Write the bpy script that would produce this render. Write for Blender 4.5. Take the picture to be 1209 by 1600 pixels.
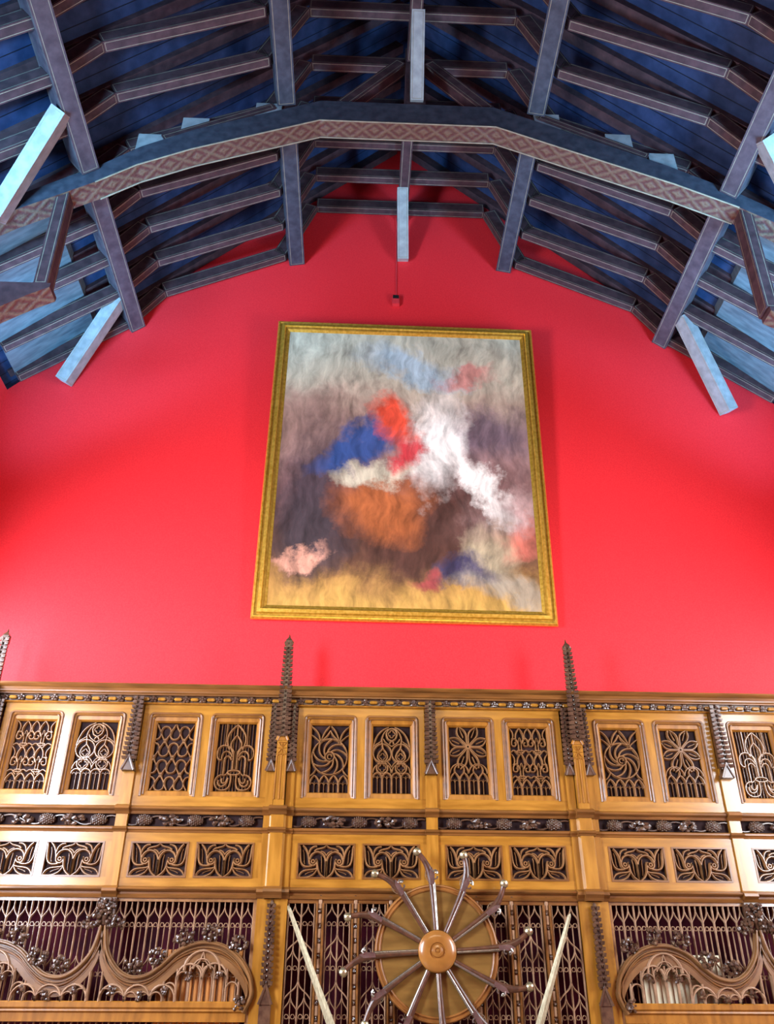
import bpy, bmesh, math, random
from mathutils import Vector, Matrix
from math import sin, cos, pi, radians as rad, hypot
random.seed(7)
S = bpy.context.scene
for o in list(bpy.data.objects): bpy.data.objects.remove(o)

# ------------------------------------------------------------------ camera, world, lights, exposure
cd = bpy.data.cameras.new('camera'); cam = bpy.data.objects.new('camera', cd); S.collection.objects.link(cam)
R = Vector((0.99917071, -0.04057447, 0.00340641)); U = Vector((-0.02389137, -0.51647698, 0.85596772)); F = Vector((0.0329711, 0.85533926, 0.51801805))
m = Matrix.Identity(4)
for i, v in enumerate((R, U, -F)):
    for j in range(3): m[j][i] = v[j]
m[0][3], m[1][3], m[2][3] = 0, 0, 1.65
cam.matrix_world = m
cd.sensor_fit = 'VERTICAL'; cd.sensor_height = 36; cd.sensor_width = 27.2; cd.lens = 1310.39/1600*36
cd.clip_end = 200
S.camera = cam
S.view_settings.view_transform = 'Standard'; S.view_settings.look = 'None'
S.view_settings.gamma = 1; S.view_settings.use_curve_mapping = False
S.view_settings.exposure = 0.0
w = bpy.data.worlds.new('world'); S.world = w; w.use_nodes = True
w.node_tree.nodes['Background'].inputs[0].default_value = (0.45, 0.65, 1.0, 1); w.node_tree.nodes['Background'].inputs[1].default_value = 1.0

def area(name, loc, target, sx, sy, power, col, spread=180):
    l = bpy.data.lights.new(name, 'AREA'); l.shape = 'RECTANGLE'; l.size = sx; l.size_y = sy; l.energy = power; l.color = col; l.spread = rad(spread)
    o = bpy.data.objects.new(name, l); S.collection.objects.link(o); o.location = loc
    o.rotation_euler = (Vector(target)-Vector(loc)).to_track_quat('-Z', 'Y').to_euler(); return o
UPLIGHT = (0.20, 0.60, 1.0); DAY = (0.86, 0.93, 1.0); WARM = (1.0, 0.82, 0.56)
WIN_L = [(7.2, 8.8), (2.7, 4.7), (-0.8, 1.0), (-4.4, -2.6)]
WIN_R = [(7.2, 8.8), (4.2, 6.0), (0.4, 2.2), (-3.8, -2.0)]
WZ0, WZ1 = 2.6, 7.9
XL, XR = -5.05, 6.2
def window_light(nm, x, s, a, b, pd, pu, ty, col):
    """day: the window's own light; up: extra blue light added for the roof"""
    ym = (a+b)/2
    area('daylight_'+nm, (x+s*.03, ym, 4.3), (x+s*5, ym+.6, 3.6), 1.6, 3.4, pd, col, 175)
    area('roof_uplight_'+nm, (x+s*.40, ym, 6.9), (x+s*1.15, ym+ty, 10.2), 1.5, 0.6, pu, UPLIGHT, 75)  # added up-light, no real source, brightens braces and eaves from below
for (a, b), pd, pu, ty in zip(WIN_L, (480, 1350, 40, 30), (125, 210, 25, 12), (.5, 2.6, 4.0, 2.0)): window_light('left', XL, 1, a, b, pd, pu, ty, (0.78, 0.86, 1.0))
for (a, b), pd, pu, ty in zip(WIN_R, (160, 600, 50, 30), (125, 210, 25, 12), (.5, 1.2, 4.0, 2.0)): window_light('right', XR, -1, a, b, pd, pu, ty, DAY)
area('warm_fill', (0.6, 2.0, 7.6), (0.7, 9.5, 3.0), 4.5, 0.8, 55, WARM, 110)  # warm fill added high in the hall, no fitting there

# ------------------------------------------------------------------ materials
def nodes(name):
    M = bpy.data.materials.new(name); M.use_nodes = True; n = M.node_tree; return M, n, n.nodes['Principled BSDF']
def noise_mat(name, c1, c2, rough=.5, scale=8, stretch=(1, 1, 1), metal=0, bump=0, detail=4, lo=.35, hi=.65, spec=.5):
    M, n, b = nodes(name); L = n.links.new
    tc = n.nodes.new('ShaderNodeTexCoord'); mp = n.nodes.new('ShaderNodeMapping'); mp.inputs['Scale'].default_value = stretch
    nz = n.nodes.new('ShaderNodeTexNoise'); nz.inputs['Scale'].default_value = scale; nz.inputs['Detail'].default_value = detail
    cr = n.nodes.new('ShaderNodeValToRGB'); e = cr.color_ramp.elements
    e[0].position = lo; e[1].position = hi; e[0].color = (*c1, 1); e[1].color = (*c2, 1)
    L(tc.outputs['Object'], mp.inputs[0]); L(mp.outputs[0], nz.inputs['Vector']); L(nz.outputs[0], cr.inputs[0]); L(cr.outputs[0], b.inputs['Base Color'])
    b.inputs['Roughness'].default_value = rough; b.inputs['Metallic'].default_value = metal; b.inputs['Specular IOR Level'].default_value = spec
    if bump:
        bp = n.nodes.new('ShaderNodeBump'); bp.inputs['Strength'].default_value = bump; bp.inputs['Distance'].default_value = .01
        L(nz.outputs[0], bp.inputs['Height']); L(bp.outputs[0], b.inputs['Normal'])
    return M
MT = {}
MT['red'] = noise_mat('red_wall_paint', (.74, .018, .026), (.82, .030, .036), .6, 60, bump=.05, spec=.25)
MT['oak'] = noise_mat('honey_oak', (.24, .100, .011), (.36, .162, .022), .20, 3, (6, 6, .8), bump=.03, spec=.5)
MT['oak_rail'] = noise_mat('honey_oak_rail', (.24, .100, .011), (.36, .162, .022), .20, 3, (.8, 6, 6), bump=.03, spec=.5)
MT['oak_mould'] = noise_mat('brown_oak_moulding', (.105, .040, .009), (.19, .074, .016), .28, 3, (.8, 6, 6))
MT['arch'] = noise_mat('ogee_arch_oak', (.12, .055, .018), (.20, .095, .032), .26, 4)
MT['eaves'] = noise_mat('daylit_eaves_boards', (.045, .06, .075), (.085, .105, .125), .55, 4, (1, 5, 1))  # window light along the eaves is put into this paler colour
MT['oak_frame'] = noise_mat('oak_frame_moulding', (.20, .075, .009), (.31, .125, .016), .33, 4, (4, 4, 1), spec=.3)
MT['tracery'] = noise_mat('tracery_oak', (.17, .080, .030), (.27, .135, .055), .2, 10)
MT['bars'] = noise_mat('screen_bar_oak', (.24, .14, .08), (.36, .22, .13), .2, 10)
MT['carved'] = noise_mat('dark_carved_oak', (.042, .020, .012), (.095, .048, .026), .24, 14)
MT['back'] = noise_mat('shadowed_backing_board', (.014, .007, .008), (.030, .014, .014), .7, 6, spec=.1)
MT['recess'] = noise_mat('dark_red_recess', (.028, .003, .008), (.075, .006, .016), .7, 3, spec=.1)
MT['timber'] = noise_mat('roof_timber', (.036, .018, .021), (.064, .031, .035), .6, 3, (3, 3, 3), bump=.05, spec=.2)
MT['brace'] = noise_mat('daylit_brace_timber', (.19, .185, .19), (.27, .26, .265), .5, 3, (3, 3, 3), bump=.05, spec=.3)  # same wood as the purlins; strong daylight put into the paler grey
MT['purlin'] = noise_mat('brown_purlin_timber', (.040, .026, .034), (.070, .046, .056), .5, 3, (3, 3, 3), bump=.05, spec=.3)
MT['timber_daylit'] = noise_mat('daylit_roof_timber', (.024, .026, .038), (.046, .047, .064), .55, 3, (3, 3, 3), bump=.05, spec=.3)  # blue daylight on arch and middle purlins put into the timber colour
MT['strut'] = noise_mat('daylit_strut_timber', (.26, .26, .26), (.36, .36, .35), .45, 3, (3, 3, 3), bump=.05)  # light from below on the centre braces is painted into the wood
MT['line'] = noise_mat('cream_painted_line', (.17, .14, .10), (.24, .20, .14), .6, 10)
MT['gilt'] = noise_mat('gilt_frame', (.62, .36, .035), (.85, .55, .09), .33, 25, metal=.75)
MT['giltd'] = noise_mat('gilt_frame_groove', (.34, .19, .02), (.5, .3, .05), .4, 25, metal=.7)
MT['disc'] = noise_mat('polished_disc_wood', (.115, .058, .012), (.18, .094, .021), .3, 2.5, (1, 1, 5))
MT['disc_rim'] = noise_mat('disc_rim_wood', (.16, .06, .014), (.25, .10, .024), .25, 5)
MT['boss'] = noise_mat('turned_boss_wood', (.21, .082, .016), (.31, .13, .028), .2, 4)
MT['walnut'] = noise_mat('pistol_stock_wood', (.042, .018, .010), (.095, .036, .018), .28, 9, (2, 2, 2))
MT['steel'] = noise_mat('pistol_steel', (.24, .23, .20), (.42, .40, .35), .25, 12, metal=.9)
MT['brass'] = noise_mat('brass_cap', (.36, .32, .20), (.50, .45, .28), .28, 12, metal=.85)
MT['blade'] = noise_mat('worn_blade', (.24, .21, .12), (.40, .36, .23), .42, 18, (6, 6, 1), metal=.35)
MT['stone'] = noise_mat('hall_floor_boards', (.14, .08, .04), (.22, .13, .06), .4, 4, (8, .6, 1))
MT['plaster'] = noise_mat('side_wall_red_plaster', (.60, .02, .035), (.66, .03, .045), .6, 20)
MT['sensor'] = noise_mat('red_sensor_case', (.60, .03, .04), (.66, .04, .05), .4, 20)
MT['black'] = noise_mat('black_glass', (.01, .01, .01), (.02, .02, .02), .2, 20)
MT['board'] = noise_mat('warm_door_board', (.48, .17, .03), (.66, .26, .05), .4, 3, (14, 3, .6))
MT['pale'] = noise_mat('pale_door_board', (.80, .74, .50), (.92, .88, .66), .4, 3, (14, 3, .6))
MT['lead'] = noise_mat('window_stone', (.4, .38, .34), (.5, .48, .44), .7, 8)

def ceiling_mat():
    M, n, b = nodes('blue_black_roof_boards'); L = n.links.new
    tc = n.nodes.new('ShaderNodeTexCoord'); sp = n.nodes.new('ShaderNodeSeparateXYZ'); L(tc.outputs['Object'], sp.inputs[0])
    mu = n.nodes.new('ShaderNodeMath'); mu.operation = 'MULTIPLY'; mu.inputs[1].default_value = 5.0; L(sp.outputs['Y'], mu.inputs[0])
    fr = n.nodes.new('ShaderNodeMath'); fr.operation = 'FRACT'; L(mu.outputs[0], fr.inputs[0])
    gt = n.nodes.new('ShaderNodeMath'); gt.operation = 'GREATER_THAN'; gt.inputs[1].default_value = .06; L(fr.outputs[0], gt.inputs[0])
    nz = n.nodes.new('ShaderNodeTexNoise'); nz.inputs['Scale'].default_value = 5; nz.inputs['Detail'].default_value = 6; L(tc.outputs['Object'], nz.inputs['Vector'])
    cr = n.nodes.new('ShaderNodeValToRGB'); cr.color_ramp.elements[0].position = .35; cr.color_ramp.elements[1].position = .7
    cr.color_ramp.elements[0].color = (.009, .017, .048, 1); cr.color_ramp.elements[1].color = (.022, .034, .085, 1)
    L(nz.outputs[0], cr.inputs[0])
    mx = n.nodes.new('ShaderNodeMix'); mx.data_type = 'RGBA'; mx.inputs[6].default_value = (.003, .004, .010, 1)
    L(gt.outputs[0], mx.inputs[0]); L(cr.outputs[0], mx.inputs[7]); L(mx.outputs[2], b.inputs['Base Color'])
    b.inputs['Roughness'].default_value = .7; b.inputs['Specular IOR Level'].default_value = .15; return M
MT['boards'] = ceiling_mat()

def soffit_mat():
    """carved and painted running lozenges along the arch soffit (object x along the beam, y across)"""
    M, n, b = nodes('carved_arch_soffit'); N = n.nodes.new; L = n.links.new
    def mth(op, a, bb=None):
        k = N('ShaderNodeMath'); k.operation = op
        for i, v in enumerate((a, bb)):
            if v is None: continue
            if isinstance(v, (int, float)): k.inputs[i].default_value = v
            else: L(v, k.inputs[i])
        return k.outputs[0]
    tc = N('ShaderNodeTexCoord'); sp = N('ShaderNodeSeparateXYZ'); L(tc.outputs['Object'], sp.inputs[0])
    fx = mth('FRACT', mth('MULTIPLY', sp.outputs['X'], 3.1))
    d = mth('MULTIPLY', mth('ABSOLUTE', mth('SUBTRACT', fx, .5)), 2.0)
    e = mth('MULTIPLY', mth('ABSOLUTE', mth('SUBTRACT', sp.outputs['Y'], .005)), 8.0)
    s = mth('ADD', mth('MULTIPLY', d, 1.0), e)
    wv = mth('SINE', mth('MULTIPLY', s, 8.0))
    nz = N('ShaderNodeTexNoise'); nz.inputs['Scale'].default_value = 22; L(tc.outputs['Object'], nz.inputs['Vector'])
    wv2 = mth('ADD', mth('MULTIPLY', wv, .5), mth('MULTIPLY', mth('SUBTRACT', nz.outputs[0], .5), 1.6))
    cr = N('ShaderNodeValToRGB'); el = cr.color_ramp.elements
    el[0].position = .2; el[0].color = (.065, .020, .018, 1); el[1].position = .75; el[1].color = (.105, .062, .040, 1)
    q = mth('ADD', mth('MULTIPLY', wv2, .6), .45); L(q, cr.inputs[0]); L(cr.outputs[0], b.inputs['Base Color'])
    bp = N('ShaderNodeBump'); bp.inputs['Strength'].default_value = .5; bp.inputs['Distance'].default_value = .02; L(q, bp.inputs['Height']); L(bp.outputs[0], b.inputs['Normal'])
    b.inputs['Roughness'].default_value = .55; return M
MT['soffit'] = soffit_mat()

def canvas_mat():
    """loose unrecognisable cloud and earth colour masses; object x,z run 0..1 over the canvas"""
    M, n, b = nodes('abstract_oil_canvas'); N = n.nodes.new; L = n.links.new
    tc = N('ShaderNodeTexCoord')
    wz = N('ShaderNodeTexNoise'); wz.inputs['Scale'].default_value = 2.6; wz.inputs['Detail'].default_value = 12; wz.inputs['Roughness'].default_value = .68
    mp0 = N('ShaderNodeMapping'); mp0.inputs['Scale'].default_value = (.27, .27, .27); L(tc.outputs['Object'], mp0.inputs[0])
    L(mp0.outputs[0], wz.inputs['Vector'])
    vs = N('ShaderNodeVectorMath'); vs.operation = 'SUBTRACT'; vs.inputs[1].default_value = (.5, .5, .5); L(wz.outputs['Color'], vs.inputs[0])
    vm = N('ShaderNodeVectorMath'); vm.operation = 'SCALE'; vm.inputs['Scale'].default_value = .42; L(vs.outputs[0], vm.inputs[0])
    mp1 = N('ShaderNodeMapping'); mp1.inputs['Scale'].default_value = (1/3.40, 1, 1/4.30); L(tc.outputs['Object'], mp1.inputs[0])
    va = N('ShaderNodeVectorMath'); va.operation = 'ADD'; L(mp1.outputs[0], va.inputs[0]); L(vm.outputs[0], va.inputs[1])
    sp = N('ShaderNodeSeparateXYZ'); L(va.outputs[0], sp.inputs[0])
    cr = N('ShaderNodeValToRGB'); cr.color_ramp.elements.remove(cr.color_ramp.elements[0])
    stops = [(0, (.46, .26, .06)), (.08, (.42, .22, .06)), (.15, (.16, .075, .035)), (.26, (.11, .05, .035)), (.36, (.20, .10, .09)), (.48, (.26, .15, .14)), (.60, (.32, .20, .17)), (.72, (.42, .31, .23)), (.85, (.50, .46, .34)), (1, (.44, .46, .36))]
    cr.color_ramp.elements[0].position = 0; cr.color_ramp.elements[0].color = (*stops[0][1], 1)
    for p_, c_ in stops[1:]:
        e = cr.color_ramp.elements.new(p_); e.color = (*c_, 1)
    L(sp.outputs['Z'], cr.inputs[0]); col = cr.outputs[0]
    # soft colour masses: centre x, centre z, radius x, radius z, tilt, colour, strength
    for cx, cz, rx, rz, a, c_, st in [(.82, .60, .22, .09, 0, (.13, .09, .12), .8), (.12, .66, .2, .1, 0, (.27, .16, .13), .7), (.86, .30, .2, .06, .2, (.55, .36, .33), .9), (.93, .24, .1, .05, 0, (.62, .16, .11), .8),
                                      (.55, .25, .34, .16, .1, (.07, .028, .02), .95), (.17, .40, .16, .22, -.3, (.05, .035, .045), .9), (.15, .26, .14, .12, .4, (.05, .035, .04), .9),
                                      (.40, .35, .15, .10, 0, (.36, .10, .03), .95), (.30, .55, .17, .05, .45, (.03, .07, .22), .95), (.40, .46, .14, .035, 0, (.55, .50, .36), .9),
                                      (.62, .58, .10, .17, -.12, (.86, .82, .74), 1), (.76, .42, .16, .04, -.6, (.84, .78, .70), .9), (.45, .66, .07, .08, .2, (.72, .07, .03), .95), (.49, .53, .05, .06, 0, (.55, .03, .04), .9),
                                      (.56, .87, .20, .05, -.25, (.36, .48, .54), .9), (.78, .83, .12, .03, .05, (.55, .22, .18), .9), (.86, .19, .09, .10, 0, (.36, .29, .18), .9), (.76, .13, .10, .05, 0, (.04, .035, .09), .9), (.63, .09, .06, .03, 0, (.30, .04, .05), .8), (.10, .17, .10, .025, .3, (.62, .30, .20), .9), (.90, .07, .12, .05, -.2, (.30, .26, .20), .8)]:
        mp = N('ShaderNodeMapping'); mp.vector_type = 'TEXTURE'; mp.inputs['Location'].default_value = (cx, 0, cz); mp.inputs['Rotation'].default_value = (0, -a, 0); mp.inputs['Scale'].default_value = (rx, 1, rz)
        L(va.outputs[0], mp.inputs[0])
        ml = N('ShaderNodeVectorMath'); ml.operation = 'MULTIPLY'; ml.inputs[1].default_value = (1, 0, 1); L(mp.outputs[0], ml.inputs[0])
        ln = N('ShaderNodeVectorMath'); ln.operation = 'LENGTH'; L(ml.outputs[0], ln.inputs[0])
        mr = N('ShaderNodeMapRange'); mr.inputs[1].default_value = 1.45; mr.inputs[2].default_value = .55; mr.inputs[3].default_value = 0; mr.inputs[4].default_value = st; L(ln.outputs['Value'], mr.inputs[0])
        mx = N('ShaderNodeMix'); mx.data_type = 'RGBA'; L(mr.outputs[0], mx.inputs[0]); L(col, mx.inputs[6]); mx.inputs[7].default_value = (*c_, 1); col = mx.outputs[2]
    # brushy variation
    ws = N('ShaderNodeTexNoise'); ws.inputs['Scale'].default_value = 1.1; ws.inputs['Detail'].default_value = 3; L(tc.outputs['Object'], ws.inputs['Vector'])
    wv = N('ShaderNodeVectorMath'); wv.operation = 'SCALE'; wv.inputs['Scale'].default_value = .6; L(ws.outputs['Color'], wv.inputs[0])
    wa = N('ShaderNodeVectorMath'); wa.operation = 'ADD'; L(tc.outputs['Object'], wa.inputs[0]); L(wv.outputs[0], wa.inputs[1])
    wm = N('ShaderNodeMapping'); wm.inputs['Rotation'].default_value = (0, .7, 0); wm.inputs['Scale'].default_value = (2.2, 1, .7); L(wa.outputs[0], wm.inputs[0])
    bz = N('ShaderNodeTexNoise'); bz.inputs['Scale'].default_value = 3.2; bz.inputs['Detail'].default_value = 10; bz.inputs['Roughness'].default_value = .62; L(wm.outputs[0], bz.inputs['Vector'])
    mr = N('ShaderNodeMapRange'); mr.inputs[1].default_value = .3; mr.inputs[2].default_value = .7; mr.inputs[3].default_value = .50; mr.inputs[4].default_value = 1.40; L(bz.outputs[0], mr.inputs[0])
    mm = N('ShaderNodeMix'); mm.data_type = 'RGBA'; mm.blend_type = 'MULTIPLY'; mm.inputs[0].default_value = 1; L(col, mm.inputs[6]); L(mr.outputs[0], mm.inputs[7])
    L(mm.outputs[2], b.inputs['Base Color']); b.inputs['Roughness'].default_value = .5; b.inputs['Specular IOR Level'].default_value = .25
    return M
MT['canvas'] = canvas_mat()

def glass_mat():
    M, n, b = nodes('window_glass'); b.inputs['Transmission Weight'].default_value = 1; b.inputs['Roughness'].default_value = .05; b.inputs['Base Color'].default_value = (.9, .95, 1, 1); return M
MT['glass'] = glass_mat()

# ------------------------------------------------------------------ object helpers
ORG = {}
def thing(name, label, cat, loc=(0, 0, 0), group=None):
    o = bpy.data.objects.new(name, None); S.collection.objects.link(o); o.location = loc; o.empty_display_size = .1
    o['label'] = label; o['category'] = cat
    if group: o['group'] = group
    ORG[o.name] = Vector(loc); return o
def O(name, bm, mats, parent=None, smooth=False, label=None, loc=None):
    bmesh.ops.recalc_face_normals(bm, faces=bm.faces)
    org = ORG[parent.name] if parent else Vector(loc or (0, 0, 0))
    bmesh.ops.translate(bm, verts=bm.verts, vec=-org)
    me = bpy.data.meshes.new(name); bm.to_mesh(me); bm.free()
    if isinstance(mats, str): mats = [mats]
    for k in mats: me.materials.append(MT[k])
    if smooth:
        for p_ in me.polygons: p_.use_smooth = True
        try: me.set_sharp_from_angle(angle=rad(40))
        except Exception: pass
    o = bpy.data.objects.new(name, me); S.collection.objects.link(o)
    if parent: o.parent = parent
    else: o.location = org
    ORG[o.name] = org
    if label: o['label'] = label
    return o
def struct(name, bm, mats, parent=None, label=None):
    o = O(name, bm, mats, parent); 
    if not parent: o['kind'] = 'structure'
    return o
def tag(o, label, cat, group=None):
    o['label'] = label; o['category'] = cat
    if group: o['group'] = group
    return o
def copy_tree(o, parent=None, dloc=None, label=None):
    c = o.copy(); S.collection.objects.link(c); c.parent = parent
    ORG[c.name] = ORG[o.name]
    if dloc is not None: c.location = Vector(o.location)+Vector(dloc)
    if label: c['label'] = label
    for ch in list(o.children): copy_tree(ch, c)
    return c
B = bmesh.new
def box(bm, x0, x1, y0, y1, z0, z1, mi=0):
    v = [bm.verts.new((x, y, z)) for x in (x0, x1) for y in (y0, y1) for z in (z0, z1)]
    for q in ((0, 1, 3, 2), (4, 6, 7, 5), (0, 4, 5, 1), (2, 3, 7, 6), (0, 2, 6, 4), (1, 5, 7, 3)):
        f = bm.faces.new([v[i] for i in q]); f.material_index = mi
    return bm
def beam(bm, p0, p1, w_, h, up=(0, 0, 1), y_side=None, lines=False):
    """bar from p0 to p1 (centre of its bottom face); w_ across, h upwards"""
    p0, p1 = Vector(p0), Vector(p1); d = (p1-p0).normalized(); s = d.cross(Vector(up)).normalized(); u = s.cross(d).normalized()
    vs = []
    for p_ in (p0, p1):
        for a, b_ in ((-.5, 0), (.5, 0), (.5, 1), (-.5, 1)): vs.append(bm.verts.new(p_+s*a*w_+u*b_*h))
    fs = []
    for q in ((0, 1, 5, 4), (1, 2, 6, 5), (2, 3, 7, 6), (3, 0, 4, 7), (0, 3, 2, 1), (4, 5, 6, 7)): fs.append(bm.faces.new([vs[i] for i in q]))
    if lines: inset_lines(bm, fs[:4], lines if lines is not True else .03)
    return fs
def inset_lines(bm, fs, t=.03, lw=.009, mi=1):
    bmesh.ops.recalc_face_normals(bm, faces=bm.faces)
    bmesh.ops.inset_individual(bm, faces=fs, thickness=t)
    r = bmesh.ops.inset_individual(bm, faces=fs, thickness=lw)
    for f in r['faces']: f.material_index = mi
def prism_x(bm, x0, x1, prof):
    """profile [(y,z)...] extruded along x"""
    a = [bm.verts.new((x0, y, z)) for y, z in prof]; b_ = [bm.verts.new((x1, y, z)) for y, z in prof]; n_ = len(prof)
    for i in range(n_): bm.faces.new([a[i], a[(i+1) % n_], b_[(i+1) % n_], b_[i]])
    bm.faces.new(a[::-1]); bm.faces.new(b_)
def prism_y(bm, pts, y0, y1):
    a = [bm.verts.new((x, y0, z)) for x, z in pts]; b_ = [bm.verts.new((x, y1, z)) for x, z in pts]; n_ = len(pts)
    for i in range(n_): bm.faces.new([a[i], a[(i+1) % n_], b_[(i+1) % n_], b_[i]])
    bm.faces.new(a[::-1]); bm.faces.new(b_)
def sweep(bm, pts, prof, Y, closed=False):
    """moulding profile [(across, out)...] swept along 2D (x,z) points; out = towards the hall (-y)"""
    P = [Vector(p_) for p_ in pts]
    Q = [P[0]]
    for p_ in P[1:]:
        if (p_-Q[-1]).length > 1e-5: Q.append(p_)
    if closed and (Q[0]-Q[-1]).length < 1e-5: Q.pop()
    P = Q; n_ = len(P)
    if n_ < 2: return
    rings = []
    for i in range(n_):
        a = P[i-1] if (i > 0 or closed) else None; c = P[(i+1) % n_] if (i < n_-1 or closed) else None
        d1 = (P[i]-a).normalized() if a is not None else None; d2 = (c-P[i]).normalized() if c is not None else None
        if d1 is None: d1 = d2
        if d2 is None: d2 = d1
        n1 = Vector((-d1.y, d1.x)); n2 = Vector((-d2.y, d2.x)); nn = n1+n2
        if nn.length < .3: nn = n1
        nn.normalize(); k = 1/max(.45, nn.dot(n1)); nn = nn*k
        rings.append([bm.verts.new((P[i].x+nn.x*o_, Y-d_, P[i].y+nn.y*o_)) for o_, d_ in prof])
    m_ = len(prof)
    for i in range(n_ if closed else n_-1):
        r1, r2 = rings[i], rings[(i+1) % n_]
        for j in range(m_): bm.faces.new([r1[j], r1[(j+1) % m_], r2[(j+1) % m_], r2[j]])
    if not closed: bm.faces.new(rings[0][::-1]); bm.faces.new(rings[-1])
def rib(w_, h): return [(-w_*1.1, 0), (-w_*.9, h*.45), (-w_*.28, h), (w_*.28, h), (w_*.9, h*.45), (w_*1.1, 0)]
def tube(bm, pts, rad_, n_=10, cap=True):
    P = [Vector(p_) for p_ in pts]
    if not isinstance(rad_, (list, tuple)): rad_ = [rad_]*len(P)
    ref = Vector((0, 1, 0)); rings = []
    for i, p_ in enumerate(P):
        d = (P[min(i+1, len(P)-1)]-P[max(i-1, 0)]).normalized()
        s = d.cross(ref)
        if s.length < 1e-3: s = d.cross(Vector((1, 0, 0)))
        s.normalize(); t = s.cross(d).normalized(); r = rad_[i]; ra, rb = r if isinstance(r, tuple) else (r, r)
        rings.append([bm.verts.new(p_+s*cos(2*pi*k/n_)*ra+t*sin(2*pi*k/n_)*rb) for k in range(n_)])
    for r1, r2 in zip(rings, rings[1:]):
        for k in range(n_): bm.faces.new([r1[k], r1[(k+1) % n_], r2[(k+1) % n_], r2[k]])
    if cap: bm.faces.new(rings[0][::-1]); bm.faces.new(rings[-1])
def blob(bm, c, r, sc=(1, 1, 1), jit=.18, sub=1):
    ret = bmesh.ops.create_icosphere(bm, subdivisions=sub, radius=1)
    for v in ret['verts']:
        k = r*(1+random.uniform(-jit, jit)); v.co = Vector((c[0]+v.co.x*sc[0]*k, c[1]+v.co.y*sc[1]*k, c[2]+v.co.z*sc[2]*k))
def lathe_y(bm, c, prof, n_=48):
    """profile [(radius, out)...] turned about the y axis at c; out towards the hall"""
    rings = []
    for r, d in prof: rings.append([bm.verts.new((c[0]+cos(2*pi*k/n_)*r, c[1]-d, c[2]+sin(2*pi*k/n_)*r)) for k in range(n_)] if r > 1e-6 else [bm.verts.new((c[0], c[1]-d, c[2]))])
    for a, b_ in zip(rings, rings[1:]):
        for k in range(n_):
            q = [a[k % len(a)], a[(k+1) % n_ % len(a)], b_[(k+1) % n_ % len(b_)], b_[k % len(b_)]]
            u_ = []
            for v in q:
                if v not in u_: u_.append(v)
            if len(u_) > 2: bm.faces.new(u_)
def A(cx, cy, r, a0, a1, n_=10, ry=None):
    ry = ry or r
    return [(cx+r*cos(rad(a0+(a1-a0)*i/n_)), cy+ry*sin(rad(a0+(a1-a0)*i/n_))) for i in range(n_+1)]
def Z(p0, p1, p2, p3, n_=10):
    o_ = []
    for i in range(n_+1):
        t = i/n_; s = 1-t
        o_.append(tuple(s**3*p0[k]+3*s*s*t*p1[k]+3*s*t*t*p2[k]+t**3*p3[k] for k in (0, 1)))
    return o_
def catmull(P, n_=6):
    P = [P[0]]+list(P)+[P[-1]]; o_ = []
    for i in range(1, len(P)-2):
        for k in range(n_):
            t = k/n_; a, b_, c, d = P[i-1:i+3]
            o_.append(tuple(.5*(2*b_[j]+(c[j]-a[j])*t+(2*a[j]-5*b_[j]+4*c[j]-d[j])*t*t+(3*b_[j]-a[j]-3*c[j]+d[j])*t**3) for j in (0, 1)))
    o_.append(tuple(P[-2])); return o_
def mir(cs, ax=.5): return [(  [(2*ax-x, z) for x, z in p_], w_) for p_, w_ in cs]

# ------------------------------------------------------------------ the setting
HZ0, HZ1 = -8.0, 9.53          # hall from its rear to the red end wall
AX = .57                        # centre line of the roof
EAVE = 9.30
bm = B(); prism_y(bm, [(XL, 0), (XR, 0), (XR, EAVE), (AX, EAVE+(XR-AX)+.4), (XL, EAVE)], HZ1, HZ1+.3); struct('wall_end', bm, 'red')
bm = B(); prism_y(bm, [(XL, 0), (XR, 0), (XR, EAVE), (AX, EAVE+(XR-AX)+.4), (XL, EAVE)], HZ0-.3, HZ0); struct('wall_rear', bm, 'plaster')
bm = B(); box(bm, XL-.4, XR+.4, HZ0-.3, HZ1+.3, -.2, 0); struct('floor', bm, 'stone')
for nm, x0, x1, WIN_Y in (('wall_left', XL-.35, XL, WIN_L), ('wall_right', XR, XR+.35, WIN_R)):
    bm = B(); ys = HZ0
    for a, b_ in sorted(WIN_Y)+[(HZ1, None)]:
        box(bm, x0, x1, ys, a, 0, EAVE)
        if b_ is None: break
        box(bm, x0, x1, a, b_, 0, WZ0); box(bm, x0, x1, a, b_, WZ1, EAVE); ys = b_
    struct(nm, bm, 'plaster')
k = 0
for x0, x1, WIN_Y in ((XL-.30, XL-.18, WIN_L), (XR+.18, XR+.30, WIN_R)):
    for a, b_ in WIN_Y:
        k += 1; bm = B()
        box(bm, x0, x1, a, a+.1, WZ0, WZ1); box(bm, x0, x1, b_-.1, b_, WZ0, WZ1); box(bm, x0, x1, a+.1, b_-.1, WZ0, WZ0+.1); box(bm, x0, x1, a+.1, b_-.1, WZ1-.1, WZ1)
        box(bm, x0, x1, (a+b_)/2-.06, (a+b_)/2+.06, WZ0+.1, WZ1-.1); box(bm, x0, x1, a+.1, (a+b_)/2-.06, 5.9, 6.02); box(bm, x0, x1, (a+b_)/2+.06, b_-.1, 5.9, 6.02)
        wn = struct('window_%d' % k, bm, 'lead')
        bm = B(); box(bm, (x0+x1)/2-.004, (x0+x1)/2+.004, a+.1, b_-.1, WZ0+.1, WZ1-.1); O('glass_pane', bm, 'glass', wn)
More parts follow.
